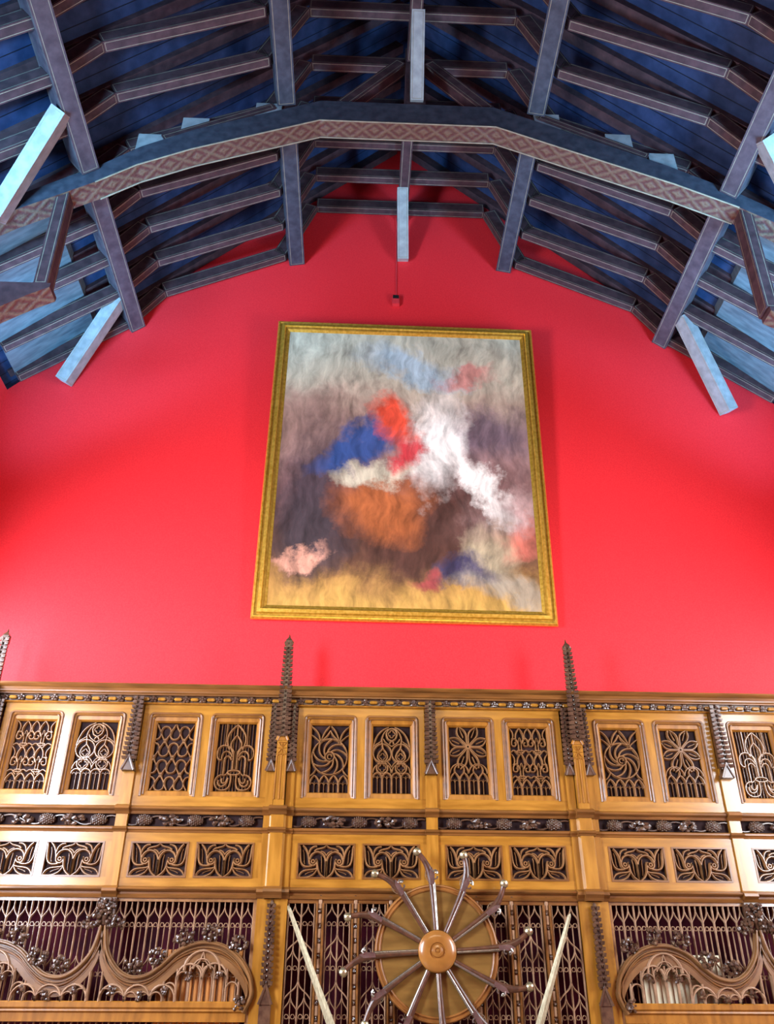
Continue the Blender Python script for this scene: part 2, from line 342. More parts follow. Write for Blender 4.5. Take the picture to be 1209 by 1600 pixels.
# boarded roof slopes
RZ = EAVE+.10
def roof_z(x): return RZ+(5.75-abs(x-AX))
bm = B(); t = .12
for s in (-1, 1):
    pts = [(AX+s*5.95, roof_z(AX+5.95)), (AX, roof_z(AX)), (AX, roof_z(AX)+t), (AX+s*5.95, roof_z(AX+5.95)+t)]
    prism_y(bm, pts, HZ0-.3, HZ1+.3)
struct('ceiling', bm, 'boards')
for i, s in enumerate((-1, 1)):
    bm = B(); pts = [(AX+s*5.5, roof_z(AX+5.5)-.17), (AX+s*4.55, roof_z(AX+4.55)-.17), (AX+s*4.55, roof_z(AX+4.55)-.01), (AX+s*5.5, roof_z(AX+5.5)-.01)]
    prism_y(bm, pts, 7.05, HZ1); struct('trim_%d' % (i+1), bm, 'eaves')  # strip added over the slope, its pale colour standing in for daylight

# ------------------------------------------------------------------ roof timbers
PR = {'eave': (5.45, 9.42), 'knee': (4.05, 10.52), 'brk': (3.62, 11.17), 'pur': (1.84, 12.06), 'col': (1.40, 13.24)}
def pt(k_, s, y): return (AX+s*PR[k_][0], y, PR[k_][1])
RAFT_Y = [9.43, 8.82, 8.20, 7.60, 6.97, 6.22, 5.60, 4.98, 4.36]
RAFT_L = ['dark timber rafter frame tight against the red end wall', 'dark timber rafter frame second out from the red wall', 'dark timber rafter frame third out from the red wall',
          'dark timber rafter frame just behind the carved roof arch', 'dark timber rafter frame directly over the carved roof arch', 'dark timber rafter frame just in front of the carved roof arch',
          'dark timber rafter frame second in front of the carved arch', 'dark timber rafter frame third in front of the carved arch, near photo top', 'dark timber rafter frame nearest the viewer at the top edge']
def rafter(y, label):
    t = thing('rafter_frame', label, 'rafter', (AX, y, 9.4), 'rafter frames of the timber roof')
    W_, H_ = .13, .20
    def seg(nm, a, b_): bm = B(); beam(bm, a, b_, W_, H_, lines=.022); O(nm, bm, ['timber', 'line'], t)
    seg('collar', pt('col', -1, y), pt('col', 1, y))
    for s in (-1, 1):
        ab = (lambda a, b_: (a, b_)) if s < 0 else (lambda a, b_: (b_, a))
        seg('lower_rafter', *ab(pt('eave', s, y), pt('knee', s, y)))
        seg('knee_piece', *ab(pt('knee', s, y), pt('brk', s, y)))
        seg('upper_rafter', *ab(pt('brk', s, y), pt('pur', s, y)))
        seg('ashlar_strut', *ab(pt('pur', s, y), pt('col', s, y)))
        bm = B(); a, b_ = ab((AX+s*5.6, y, 9.5), (AX+s*.05, y, roof_z(AX)-.28)); beam(bm, a, b_, W_, .17); O('outer_rafter', bm, ['timber'], t)
    return t
r0 = rafter(RAFT_Y[0], RAFT_L[0])
for y, l_ in list(zip(RAFT_Y, RAFT_L))[1:]: copy_tree(r0, None, (0, y-RAFT_Y[0], 0), l_)

def purlin(name, label, x, z, y0, y1, w_, h, tilt, mat_='timber'):
    """lengthwise beam; (x,z) lowest edge or bottom centre, tilted about its length"""
    t = thing(name, label, 'purlin', (x, y1, z), 'lengthwise purlins of the timber roof')
    bm = B(); up = (sin(rad(tilt)), 0, cos(rad(tilt)))
    beam(bm, (x, y0, z), (x, y1, z), w_, h, up=up, lines=.03); O('purlin_timber', bm, [mat_, 'line'], t); return t
BAYS = [(7.03, 9.52, 'between the carved arch and the red wall'), (3.9, 6.77, 'in front of the carved arch')]
for y0, y1, wh in BAYS:
    for s, sd in ((-1, 'left'), (1, 'right')):
        a = rad(38)     # outer purlin: lowest arris at x 3.96 off the axis
        lw, ih = .34, .23
        lx, lz = AX+s*4.04, 10.44
        cx, cz = lx-s*cos(a)*ih/2, lz+sin(a)*ih/2
        purlin('lower_purlin', 'dark brown lower %s roof beam %s' % (sd, wh), cx, cz, y0, y1, ih, lw, s*38, 'purlin')
        purlin('middle_purlin', 'grey-brown middle %s roof beam %s' % (sd, wh), AX+s*1.66, 12.00, y0, y1, .24, .28, s*12, 'timber_daylit')
    purlin('crown_purlin', 'dark brown central roof beam %s' % wh, AX+.03, 13.12, y0, y1, .17, .22, 0)
def strut(label, p0, p1, w_=.18, h=.2, up=(0, -1, .4), mat_='brace'):
    t = thing('wind_brace', label, 'brace', p1, 'short braces propping the purlins')
    bm = B(); beam(bm, p1, p0, w_, h, up=up, lines=.028); O('brace_timber', bm, [mat_, 'line'], t); return t
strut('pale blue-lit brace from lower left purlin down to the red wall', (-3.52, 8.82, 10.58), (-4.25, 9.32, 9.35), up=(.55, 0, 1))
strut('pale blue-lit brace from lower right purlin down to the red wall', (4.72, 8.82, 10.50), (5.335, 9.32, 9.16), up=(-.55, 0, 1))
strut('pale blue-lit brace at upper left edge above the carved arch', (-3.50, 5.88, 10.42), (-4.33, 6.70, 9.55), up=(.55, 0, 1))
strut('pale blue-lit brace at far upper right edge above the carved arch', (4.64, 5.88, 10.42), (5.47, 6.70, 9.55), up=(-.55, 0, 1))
strut('pale daylit centre brace hanging down onto the red wall above the sensor', (.575, 8.84, 13.12), (.605, 9.40, 12.10), .175, .18, up=(0, 1, 1), mat_='strut')
strut('pale daylit centre brace coming down to the middle of the carved arch', (.625, 6.05, 13.12), (.64, 6.74, 12.19), .175, .18, up=(0, 1, 1), mat_='strut')

# the carved arch truss
T = thing('roof_truss', 'dark carved arch truss spanning the roof in front of the red wall', 'truss', (AX, 6.9, 8.2))
TL = [(-5.0, 9.10), (-4.174, 9.76), (-3.298, 10.34), (-2.851, 10.69), (-2.219, 11.04), (-.64, 11.735)]
TRR = [(1.68, 11.735), (2.58, 11.31), (3.891, 10.70), (4.63, 10.30), (5.0, 10.05), (6.15, 9.10)]
Y0, Y1 = 6.78, 7.03
def arch_piece(name, pts, hs):
    bm = B(); n_ = len(pts); rb = []
    for (x, z), h in zip(pts, hs): rb.append([bm.verts.new((x, Y0, z)), bm.verts.new((x, Y1, z)), bm.verts.new((x, Y1, z+h)), bm.verts.new((x, Y0, z+h))])
    sof = []; fr = []
    for a, b_ in zip(rb, rb[1:]):
        for j in range(4):
            f = bm.faces.new([a[j], a[(j+1) % 4], b_[(j+1) % 4], b_[j]])
            if j == 0: f.material_index = 1
    bm.faces.new(rb[0][::-1]); bm.faces.new(rb[-1])
    o = O(name, bm, ['timber_daylit', 'soffit'], T); return o
arch_piece('arch_haunch', TL, [.28, .28, .32, .36, .40, .42])
arch_piece('arch_crown', [TL[-1], TRR[0]], [.42, .42])
arch_piece('arch_haunch', TRR, [.42, .40, .34, .30, .28, .28])
for pts_ in (TL[2:]+TRR[:4],):
    for yy in (Y0, Y1):                     # rounded edge beads along the soffit
        bm = B(); tube(bm, [(x, yy, z-.004) for x, z in pts_], .010, 6); O('edge_bead', bm, 'line', T)
bm = B(); box(bm, .50, .76, Y0+.02, Y1-.02, 12.14, 13.5); O('king_post', bm, 'timber', T)
for s, p0, p1 in ((-1, (-.30, 6.9, 12.12), (.50, 6.9, 13.15)), (1, (.76, 6.9, 13.15), (1.56, 6.9, 12.12))):
    bm = B(); beam(bm, p0, p1, .18, .16, lines=.03); O('king_brace', bm, ['timber', 'line'], T)
for s in (-1, 1):
    xa = (-3.66, 10.30) if s < 0 else (4.72, 10.40); xb = (-3.60, 8.62) if s < 0 else (4.66, 8.62)
    bm = B(); beam(bm, (xb[0], 6.80, xb[1]), (xa[0], 6.80, xa[1]), .15, .20, up=(0, 1, 0), lines=.03); O('hammer_post', bm, ['timber', 'line'], T)
    pts_ = [(AX+s*x, z) for x, z in ((4.05, 8.56), (4.25, 8.44), (4.55, 8.22), (4.9, 7.9), (5.35, 7.3), (5.58, 7.3), (5.58, 8.62), (4.05, 8.62))]
    bm = B(); prism_y(bm, pts_, 6.79, 7.01); bmesh.ops.recalc_face_normals(bm, faces=bm.faces); bm.normal_update()
    for f in bm.faces:
        if f.normal.z < -.2: f.material_index = 1
    O('hammer_beam', bm, ['timber', 'soffit'], T)
    for bx, bz in ((2.78, 11.17), (1.86, 11.55), (3.3, 10.8)):       # small blocks standing on the arch's back
        x = AX+s*bx-.04; bm = B(); box(bm, x-.17, x+.17, Y0+.04, Y1-.02, bz+.24, bz+.56); O('spacer_block', bm, 'brace', T)
    bm = B()
    a, b_ = (AX-.06+s*3.1, 6.9, 11.22), (AX-.06+s*1.75, 6.9, 11.98)
    if s > 0: a, b_ = b_, a
    beam(bm, a, b_, .2, .12, lines=.03); O('back_rail', bm, ['timber', 'line'], T)

# ------------------------------------------------------------------ painting, sensor
PB, PT_ = 5.805, 10.50
tilt = math.atan2(.21, PT_-PB); PH = hypot(.21, PT_-PB); PW = 3.775
P = thing('framed_painting', 'large gilt-framed oil painting hung high on the red wall', 'painting', (.592, 9.49, PB))
def P3(u, v, d): return Vector((.592+u, 9.49-d*cos(tilt)-v*sin(tilt), PB+v*cos(tilt)-d*sin(tilt)))
fprof = [(0, 0), (0, .03), (.018, .055), (.035, .055), (.045, .04), (.065, .04), (.075, .075), (.115, .085), (.125, .06), (.145, .055), (.150, .04), (.185, .022), (.185, 0)]
FW = .185
def frame_piece(i):
    c = [(-PW/2, 0), (PW/2, 0), (PW/2, PH), (-PW/2, PH)]; dirs = [(1, 1), (-1, 1), (-1, -1), (1, -1)]
    bm = B(); r = []
    for k_ in (i, (i+1) % 4): r.append([bm.verts.new(P3(c[k_][0]+dirs[k_][0]*o_, c[k_][1]+dirs[k_][1]*o_, d_)) for o_, d_ in fprof])
    n_ = len(fprof)
    for j in range(n_):
        f = bm.faces.new([r[0][j], r[0][(j+1) % n_], r[1][(j+1) % n_], r[1][j]])
        if j in (3, 4, 8, 9): f.material_index = 1
    bm.faces.new(r[0][::-1]); bm.faces.new(r[1])
    return O(('bottom_frame_rail', 'side_frame_rail', 'top_frame_rail', 'side_frame_rail')[i], bm, ['gilt', 'giltd'], P)
for i in range(4): frame_piece(i)
bm = B(); cw, ch = PW-2*FW+.02, PH-2*FW+.02
q = [(0, 0, 0), (cw, 0, 0), (cw, 0, ch), (0, 0, ch)]; fv = [bm.verts.new(v) for v in q]; bv = [bm.verts.new((x, .012, z)) for x, y, z in q]
bm.faces.new(fv); bm.faces.new(bv[::-1])
for i in range(4): bm.faces.new([fv[i], bv[i], bv[(i+1) % 4], fv[(i+1) % 4]])
bmesh.ops.recalc_face_normals(bm, faces=bm.faces)
me = bpy.data.meshes.new('canvas'); bm.to_mesh(me); bm.free(); me.materials.append(MT['canvas'])
cv = bpy.data.objects.new('canvas', me); S.collection.objects.link(cv); cv.parent = P
cv.location = P3(-PW/2+FW-.01, FW-.01, .018)-Vector(P.location); cv.rotation_euler = (tilt, 0, 0); cv['label'] = 'cloudy canvas of white, red, blue and brown colour masses'
P.rotation_euler = (0, rad(.35), 0)
SN = thing('alarm_sensor', 'small red sensor box on the wall above the painting', 'sensor', (.49, 9.53, 11.16))
bm = B(); box(bm, .43, .55, 9.46, 9.53, 11.16, 11.33); bmesh.ops.bevel(bm, geom=list(bm.edges), offset=.008, segments=2, affect='EDGES'); O('sensor_case', bm, 'sensor', SN)
bm = B(); box(bm, .445, .535, 9.448, 9.47, 11.27, 11.335); O('sensor_lens', bm, 'black', SN)
bm = B(); tube(bm, [(.50, 9.52, 11.33), (.505, 9.52, 13.2)], .010, 8); O('cable_conduit', bm, 'sensor', SN)

# ------------------------------------------------------------------ tracery designs: u 0..1, v 0..1.76, (points, weight)
def lancets(s, n_=4, pointed=True, inner=True):
    c = []; w_ = 1/n_
    for i in range(n_):
        x0, x1, xm = i*w_, (i+1)*w_, (i+.5)*w_
        if pointed: c += [(A(x1, s, w_, 180, 120, 6), 1), (A(x0, s, w_, 0, 60, 6), 1)]
        else: c += [(A(xm, s, w_/2, 180, 0, 10), 1)]
        if i: c.append(([(x0, 0), (x0, s)], 1))
        if inner:
            c.append(([(xm, 0), (xm, s+.06)], .15))
            for xx in (x0+w_*.27, x1-w_*.27): c.append((A(xx, s-.02, w_*.2, 180, 0, 6), .15))
    return c
def quatre(x, y, r): return [(A(x+r*.42*cos(a), y+r*.42*sin(a), r*.4, math.degrees(a)-110, math.degrees(a)+110, 7), .5) for a in (0, pi/2, pi, 3*pi/2)]
def d_fleurs():
    c = lancets(.18)
    for v in (.42, 1.10):
        for x in (.27, .73):
            c += [(Z((x, v+.66), (x-.15, v+.50), (x-.13, v+.36), (x-.035, v+.22)), 1), (Z((x, v+.66), (x+.15, v+.50), (x+.13, v+.36), (x+.035, v+.22)), 1)]
            for s in (-1, 1):
                c += [(Z((x+s*.04, v+.22), (x+s*.06, v+.44), (x+s*.26, v+.44), (x+s*.225, v+.20)), 1), (Z((x+s*.225, v+.20), (x+s*.10, v+.14), (x+s*.06, v+.28), (x+s*.15, v+.28)), .8),
                      ([(x+s*.035, v+.24), (x+s*.035, v+.04)], .7)]
            c += [(A(x, v+.04, .10, 0, 360, 12, .032), .9)]
            c += [(Z((x-.03, v+.30), (x-.02, v+.45), (x+.02, v+.45), (x+.03, v+.30)), .5)]
        for x in (.0, .5, 1.0):
            for s in (-1, 1):
                if 0 <= x+s*.1 <= 1: c += [(Z((x, v+.02), (x+s*.12, v+.12), (x+s*.12, v+.05), (x+s*.23, v-.06)), .8), (Z((x, v+.66), (x+s*.13, v+.55), (x+s*.12, v+.42), (x+s*.04, v+.36)), .8)]
    return c
def d_gothic():
    c = lancets(.40, pointed=False)
    h = [(A(.25, .66, .15, 0, 360, 18), 1), (A(.25, .52, .25, 180, 0, 14), 1)]+quatre(.25, .66, .13)
    h += [(A(.25, 1.04, .245, 0, 360, 22), 1), (A(.26, .95, .13, 150, 390, 14), 1), (Z((.15, 1.01), (.17, 1.12), (.25, 1.10), (.25, 1.16), 8), 1), (Z((.37, 1.01), (.35, 1.12), (.25, 1.10), (.25, 1.28), 8), 1)]+quatre(.26, .95, .11)
    h += [(Z((0, 1.12), (.03, 1.48), (.2, 1.68), (.42, 1.73)), 1), (Z((.25, 1.29), (.20, 1.48), (.30, 1.62), (.40, 1.68)), 1), (Z((0, 1.18), (.1, 1.32), (.18, 1.30), (.25, 1.40), 8), .8)]
    c += h+mir(h)
    c += [(A(.5, 1.56, .145, -30, 210, 14), 1), (Z((.375, 1.49), (.39, 1.36), (.53, 1.42), (.56, 1.29)), 1), (Z((.625, 1.49), (.61, 1.38), (.48, 1.40), (.44, 1.29)), 1), (Z((.5, 1.22), (.44, 1.27), (.33, 1.3), (.28, 1.42), 8), .9), (Z((.5, 1.22), (.56, 1.27), (.67, 1.3), (.72, 1.42), 8), .9)]+quatre(.5, 1.56, .12)
    c += [(Z((.5, .98), (.46, .88), (.42, .84), (.36, .82), 6), .8), (Z((.5, .98), (.54, .88), (.58, .84), (.64, .82), 6), .8), (Z((.5, .66), (.46, .76), (.42, .8), (.36, .82), 6), .8), (Z((.5, .66), (.54, .76), (.58, .8), (.64, .82), 6), .8)]
    return c
def d_scales():
    c = []; R_ = .128
    def drop(x, v, s):          # s=1 point upwards, s=-1 point downwards; v = centre of the round part
        p_ = [(x-R_, v)]+[(x+R_*cos(rad(a)), v-s*R_*sin(rad(a))) for a in range(180, -1, -18)]
        return [(p_, 1), (Z((x-R_, v), (x-R_, v+s*.15), (x-.02, v+s*.15), (x, v+s*.34), 7), 1), (Z((x+R_, v), (x+R_, v+s*.15), (x+.02, v+s*.15), (x, v+s*.34), 7), 1)]
    for r_ in range(-1, 5):
        for k_ in range(-1, 3):
            x = .25+.5*k_+(.25 if r_ % 2 else 0) ; c += drop(x, .44*r_+.13, 1)+drop(x+.25, .44*r_+.22, -1)
    o_ = []
    for p_, w_ in c:
        q_ = [(x, v) for x, v in p_ if -.001 <= x <= 1.001 and -.001 <= v <= 1.761]
        if len(q_) > 2: o_.append((q_, w_))
    return o_
def d_fleur():
    c = []
    for k_ in range(1, 12): c.append(([(k_/12, 0), (k_/12, 1.76)], .12))
    h = [([(.22, 1.18), (.22, 1.76)], .8), (Z((.5, 1.74), (.22, 1.52), (.20, 1.32), (.34, 1.08)), 1.1), (Z((.5, 1.46), (.36, 1.30), (.32, 1.22), (.40, 1.06)), 1), ([(.45, .56), (.45, 1.02), (.40, 1.10)], 1),
         (Z((.43, .94), (.42, 1.26), (-.02, 1.28), (.02, .94)), 1.1), (Z((.02, .94), (.03, .80), (.14, .78), (.16, .84), 6), 1), (Z((.42, .88), (.38, 1.10), (.10, 1.08), (.15, .82)), 1), (Z((.41, .80), (.38, .95), (.22, .93), (.22, .80), 8), 1),
         ([(.22, .82), (.22, .40)], 1), (Z((.34, .50), (.32, .44), (.25, .4), (.22, .41), 6), .8),
         (Z((.43, .42), (.45, .05), (.36, .04), (.20, .03), 8), 1), (Z((.22, .42), (-.04, .42), (-.04, .04), (.22, .03)), 1.1), (Z((.36, .34), (.33, .03), (.06, .10), (.12, .28)), 1), (Z((.34, .32), (.30, .14), (.16, .2), (.20, .33), 8), .9)]
    c += h+mir(h); c += [(A(.5, .48, .165, 0, 360, 16, .06), 1.1), ([(.5, 1.72), (.5, 1.45)], .8)]
    return c
def d_wheel():
    c = lancets(.22); c = [(p_, w_) for p_, w_ in c]
    cx, cy, r1, r2 = .5, .93, .47, .125
    c += [(A(cx, cy, r1, 0, 360, 36), 1), (A(cx, cy, r2, 0, 360, 16), 1), (A(cx, cy, r2*.5, 0, 300, 10), .7)]
    for k_ in range(9):
        a = 2*pi*k_/9; pts = []
        for i in range(10):
            t = i/9; rr = r2+(r1-r2)*t; aa = a-1.35*t**.8; pts.append((cx+rr*cos(aa), cy+rr*sin(aa)))
        c.append((pts, 1)); pts2 = [((x+cx*.0), y) for x, y in pts]
        q_ = []
        for i in range(7):
            t = .35+.6*i/6; rr = r2+(r1-r2)*t; aa = a-1.35*t**.8-.32; q_.append((cx+rr*cos(aa), cy+rr*sin(aa)))
    h = [(Z((0, 1.72), (.20, 1.60), (.22, 1.45), (.25, 1.30), 8), 1), (Z((.5, 1.62), (.42, 1.45), (.3, 1.40), (.25, 1.30), 8), 1), (Z((.25, 1.30), (.16, 1.40), (.05, 1.48), (0, 1.50), 8), .8), (Z((.25, 1.30), (.30, 1.5), (.36, 1.65), (.48, 1.74), 8), 1), (Z((0, .42), (.1, .5), (.14, .56), (.16, .62), 6), .8)]
    c += h+mir(h); return c
def d_flower():
    c = lancets(.34)
    h = [(A(.25, .63, .13, -30, 210, 14), .9), (A(.25, .54, .25, 180, 0, 14), .9), (Z((.14, .57), (.17, .50), (.22, .48), (.25, .44), 6), .8), (Z((.36, .57), (.33, .50), (.28, .48), (.25, .44), 6), .8)]
    c += h+mir(h)
    cx, cy = .5, 1.24
    for k_ in range(8):
        a = pi/8+k_*pi/4; L_ = .50 if k_ in (0, 3, 4, 7) else .58
        ax, az = cos(a), sin(a)*1.06
        def q_(t, o_): return (min(1, max(0, cx+ax*t*L_*1.08-az*o_)), min(1.76, cy+az*t*L_+ax*o_))
        c += [(Z(q_(0, 0), q_(.35, .02), q_(.6, .22), q_(1, .02)), 1), (Z(q_(0, 0), q_(.35, -.02), q_(.6, -.22), q_(1, -.02)), 1), ([q_(.45, 0), q_(.85, 0)], .5)]
    return c
def d_mouchette():
    """width 1.76, height 1"""
    h = [(Z((.14, .97), (.30, .84), (.33, .66), (.355, .50), 8)+A(.47, .50, .115, 180, 390, 14)[1:], 1.1), (A(.47, .50, .05, 0, 360, 10), .9),
         (Z((.565, .57), (.63, .46), (.54, .18), (.86, .03), 12), 1.1), (Z((.355, .54), (.38, .86), (.86, .88), (.88, .46), 14), 1.1), ([(.88, .50), (.88, .02)], 1.3),
         (Z((.33, .70), (.34, .86), (.42, .96), (.58, .95), 8), .9), (Z((.50, .80), (.60, .92), (.76, .84), (.88, .98), 8), .9), (Z((.88, .66), (.86, .73), (.80, .79), (.70, .80), 6), .8),
         (Z((.03, .97), (.09, .70), (-.04, .24), (.45, .37), 12), 1.1), (Z((.03, .04), (.12, .36), (.48, .20), (.62, .32), 10), .9), (Z((.03, .04), (.36, .0), (.56, .10), (.62, .32), 10), .9),
         (Z((.15, .84), (.22, .66), (.16, .50), (.22, .42), 6), .2), (Z((.72, .66), (.76, .52), (.72, .34), (.76, .18), 6), .2), (Z((.24, .13), (.34, .2), (.42, .19), (.50, .23), 6), .2)]
    return h+mir(h, .88)
DES = {'fleurs': (d_fleurs, 'small fleur-de-lis tracery in two rows'), 'gothic': (d_gothic, 'gothic window tracery with roundels'), 'scales': (d_scales, 'ogee scale tracery'),
       'fleur': (d_fleur, 'single large fleur-de-lis tracery'), 'wheel': (d_wheel, 'swirling wheel tracery'), 'flower': (d_flower, 'eight-petal flower tracery')}
MESH = {}
def tracery_bm(key, W_, x0, z0, Y, wd=.0085, h=.022):
    bm = B(); f = d_mouchette if key == 'mouchette' else DES[key][0]; sc = W_/(1.76 if key == 'mouchette' else 1.0)
    for p_, w_ in f():
        if len(p_) < 2: continue
        sweep(bm, [(x0+x*sc, z0+z*sc) for x, z in p_], rib(wd*(.25+.75*w_), h*(.45+.55*w_)), Y)
    return bm

# ------------------------------------------------------------------ panelling
YP = 9.15; YB = 9.20            # face of the boards, their back
Zc = dict(top=4.62, ft=4.515, fb=3.645, br=3.545, m1=3.46, fz=3.335, m2=3.28, lt=3.19, lb=2.855, lr=2.775, m3=2.665)
CX = .835; PITCH = 1.6035
posts = [CX-2*PITCH, CX, CX+2*PITCH]; piers = [CX-3*PITCH, CX-PITCH, CX+PITCH]
bays = []     # x0, x1, left design, right design, description
def bay_span(k_):      # clear width between uprights, k_ = -3..2
    a = CX+k_*PITCH; b_ = a+PITCH; hw = lambda j: .15 if j % 2 else .06
    return a+hw(k_), b_-hw(k_+1)
BD = [(-3, 'fleurs', 'gothic', 'bright oak panel bay at far left, fleurs-de-lis beside gothic roundels'), (-2, 'scales', 'fleur', 'oak panel bay left of the tall pinnacle, scale tracery beside one big fleur-de-lis'),
      (-1, 'wheel', 'gothic', 'oak panel bay right of the left tall pinnacle, swirling wheel beside gothic roundels'), (0, 'flower', 'fleurs', 'oak panel bay left of the right tall pinnacle, flower beside rows of fleurs-de-lis'),
      (1, 'wheel', 'flower', 'oak panel bay right of the right tall pinnacle, swirling wheel beside flower'), (2, 'fleur', 'scales', 'oak panel bay cut by the right edge of the photo')]
def mould(bm, x0, x1, prof): prism_x(bm, x0, x1, prof)
def frieze_fruit(bm, x, z, k_, W_=.115):
    """netted cone: a swelling body covered with small knobs"""
    nu, nv, Lx = 12, 9, .172; r = []
    rad_at = lambda t: .058*math.sqrt(max(0, 1-(2*t-1)**2))*(1.0-.18*t)+.001
    for i in range(nv+1):
        t = i/nv; r.append([bm.verts.new((x+(t-.5)*Lx, YP+.008-rad_at(t)*max(-.3, cos(2*pi*j/nu))*.85, z+rad_at(t)*sin(2*pi*j/nu))) for j in range(nu)])
    for a, b_ in zip(r, r[1:]):
        for j in range(nu): bm.faces.new([a[j], a[(j+1) % nu], b_[(j+1) % nu], b_[j]])
    bm.faces.new(r[0][::-1]); bm.faces.new(r[-1])
    for i in range(8):
        t = .09+.82*i/7; n_ = 5
        for j in range(n_):
            a = (j-(n_-1)/2+(.5 if i % 2 else 0))*.52; rr = rad_at(t)
            blob(bm, (x+(t-.5)*Lx, YP+.008-rr*.88*cos(a), z+rr*1.02*sin(a)), .0095, jit=.05, sub=1)
for k_, dl, dr, lab in BD:
    x0, x1 = bay_span(k_); xm = (x0+x1)/2
    t = thing('panel_bay', lab, 'wall panelling', (xm, YB, Zc['lr']), 'carved oak panel bays')
    bm = None
    def rails(bm, za, zb, oa, ob, ow, g):
        """board with two openings: za..zb overall, oa..ob openings, ow width, g half gap"""
        xs = [x0, xm-g-ow, xm-g, xm+g, xm+g+ow, x1]
        for i in (0, 2, 4): bm = B(); box(bm, xs[i], xs[i+1], YP, YB, oa, ob); O('stile', bm, 'oak', t)
        return xs
    xs = rails(bm, Zc['br'], Zc['top'], Zc['fb'], Zc['ft'], .545, .065)
    bm = B(); box(bm, x0, x1, YP, YB, Zc['br'], Zc['fb']); O('rail', bm, 'oak_rail', t)
    bm = B(); box(bm, x0, x1, YP, YB, Zc['ft'], Zc['top']); O('rail', bm, 'oak_rail', t)
    for i, d_ in ((1, dl), (3, dr)):
        a, b_ = xs[i], xs[i+1]; za, zb = Zc['fb'], Zc['ft']; ix0, ix1 = (a+b_)/2-.205, (a+b_)/2+.205; iz0, iz1 = 3.708, 4.432
        bm = B()                                        # mitred splayed frame and its outer bead
        ro = [(a, YP, za), (b_, YP, za), (b_, YP, zb), (a, YP, zb)]; m1 = [(a+.03, YP+.012, za), (b_-.03, YP+.012, za), (b_-.03, YP+.012, zb-.03), (a+.03, YP+.012, zb-.03)]
        m2 = [(ix0-.02, YP+.02, iz0-.012), (ix1+.02, YP+.02, iz0-.012), (ix1+.02, YP+.02, iz1+.015), (ix0-.02, YP+.02, iz1+.015)]; m3 = [(ix0, YP+.045, iz0), (ix1, YP+.045, iz0), (ix1, YP+.045, iz1), (ix0, YP+.045, iz1)]
        m4 = [(ix0, YP+.07, iz0), (ix1, YP+.07, iz0), (ix1, YP+.07, iz1), (ix0, YP+.07, iz1)]
        rs = [[bm.verts.new(v) for v in q_] for q_ in (ro, m1, m2, m3, m4)]
        for r1, r2 in zip(rs, rs[1:]):
            for j in range(4): bm.faces.new([r1[j], r1[(j+1) % 4], r2[(j+1) % 4], r2[j]])
        fr_o = O('panel_frame', bm, 'oak_frame', t)
        bm = B(); cr_ = .04; path = [(a-.008, za-.005)]+A(a-.008+cr_, zb+.008-cr_, cr_, 180, 90, 5)+A(b_+.008-cr_, zb+.008-cr_, cr_, 90, 0, 5)+[(b_+.008, za-.005)]
        sweep(bm, path, [(-.012, -.004), (-.012, .008), (-.004, .014), (.004, .014), (.012, .008), (.012, -.004)], YP); path2 = [(x+(.03 if x < (a+b_)/2 else -.03), z-(.028 if z > za else -.02)) for x, z in path]
        sweep(bm, path2, [(-.008, -.014), (-.008, .0), (0, .006), (.008, 0), (.008, -.014)], YP); O('bead_moulding', bm, 'oak_mould', fr_o)
        key = ('tr', d_)
        bm = tracery_bm(d_, .41, ix0, iz0, YP+.075, .0110, .040)
        O('tracery_panel', bm, 'tracery', t, label=DES[d_][1])
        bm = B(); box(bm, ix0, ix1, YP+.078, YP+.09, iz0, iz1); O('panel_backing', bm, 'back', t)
    # frieze
    prof1 = [(YP+.05, Zc['br']), (YP+.0, Zc['br']), (YP-.02, Zc['br']-.012), (YP-.045, Zc['br']-.022), (YP-.05, Zc['br']-.04), (YP-.035, Zc['br']-.052), (YP-.02, Zc['br']-.058), (YP-.012, Zc['m1']), (YP+.05, Zc['m1'])]
    bm = B(); mould(bm, x0, x1, prof1); O('moulding', bm, 'oak_mould', t)
    prof2 = [(YP+.05, Zc['fz']), (YP-.02, Zc['fz']), (YP-.03, Zc['fz']-.010), (YP-.028, Zc['fz']-.026), (YP-.012, Zc['fz']-.036), (YP-.005, Zc['m2']), (YP+.05, Zc['m2'])]
    bm = B(); mould(bm, x0, x1, prof2); O('moulding', bm, 'oak_mould', t)
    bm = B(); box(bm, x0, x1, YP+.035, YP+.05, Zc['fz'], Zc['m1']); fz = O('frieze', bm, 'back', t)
    zc = (Zc['fz']+Zc['m1'])/2; n_ = 5; st = (x1-x0-.08)/n_
    bm = B(); tube(bm, [(x0+.01+(x1-x0-.02)*i/40, YP+.012, zc-.045*cos(2*pi*((x1-x0)*i/40-.04)/(2*st))) for i in range(41)], .009, 6); O('vine_stem', bm, 'carved', fz, True)
    for j in range(n_):
        x = x0+.04+st*(j+.5); bm = B()
        if j % 2 == 0: frieze_fruit(bm, x, zc, j); O('pine_cone', bm, 'carved', fz)
        else:
            for q_ in range(22):
                a = random.uniform(0, 2*pi); rr = random.uniform(.1, 1)**.5; blob(bm, (x+.115*rr*cos(a), YP-.004+random.uniform(-.025, .015), zc+.044*rr*sin(a)), random.uniform(.017, .030), (1.3, .9, .9), .25)
            O('leaf_cluster', bm, 'carved', fz)
    # lower tracery band
    ow = .585; g = .0385; xs = rails(bm, Zc['lr'], Zc['m2'], Zc['lb'], Zc['lt'], ow, g)
    bm = B(); box(bm, x0, x1, YP, YB, Zc['lr'], Zc['lb']); O('lower_rail', bm, 'oak_rail', t)
    bm = B(); box(bm, x0, x1, YP, YB, Zc['lt'], Zc['m2']); O('lower_rail', bm, 'oak_rail', t)
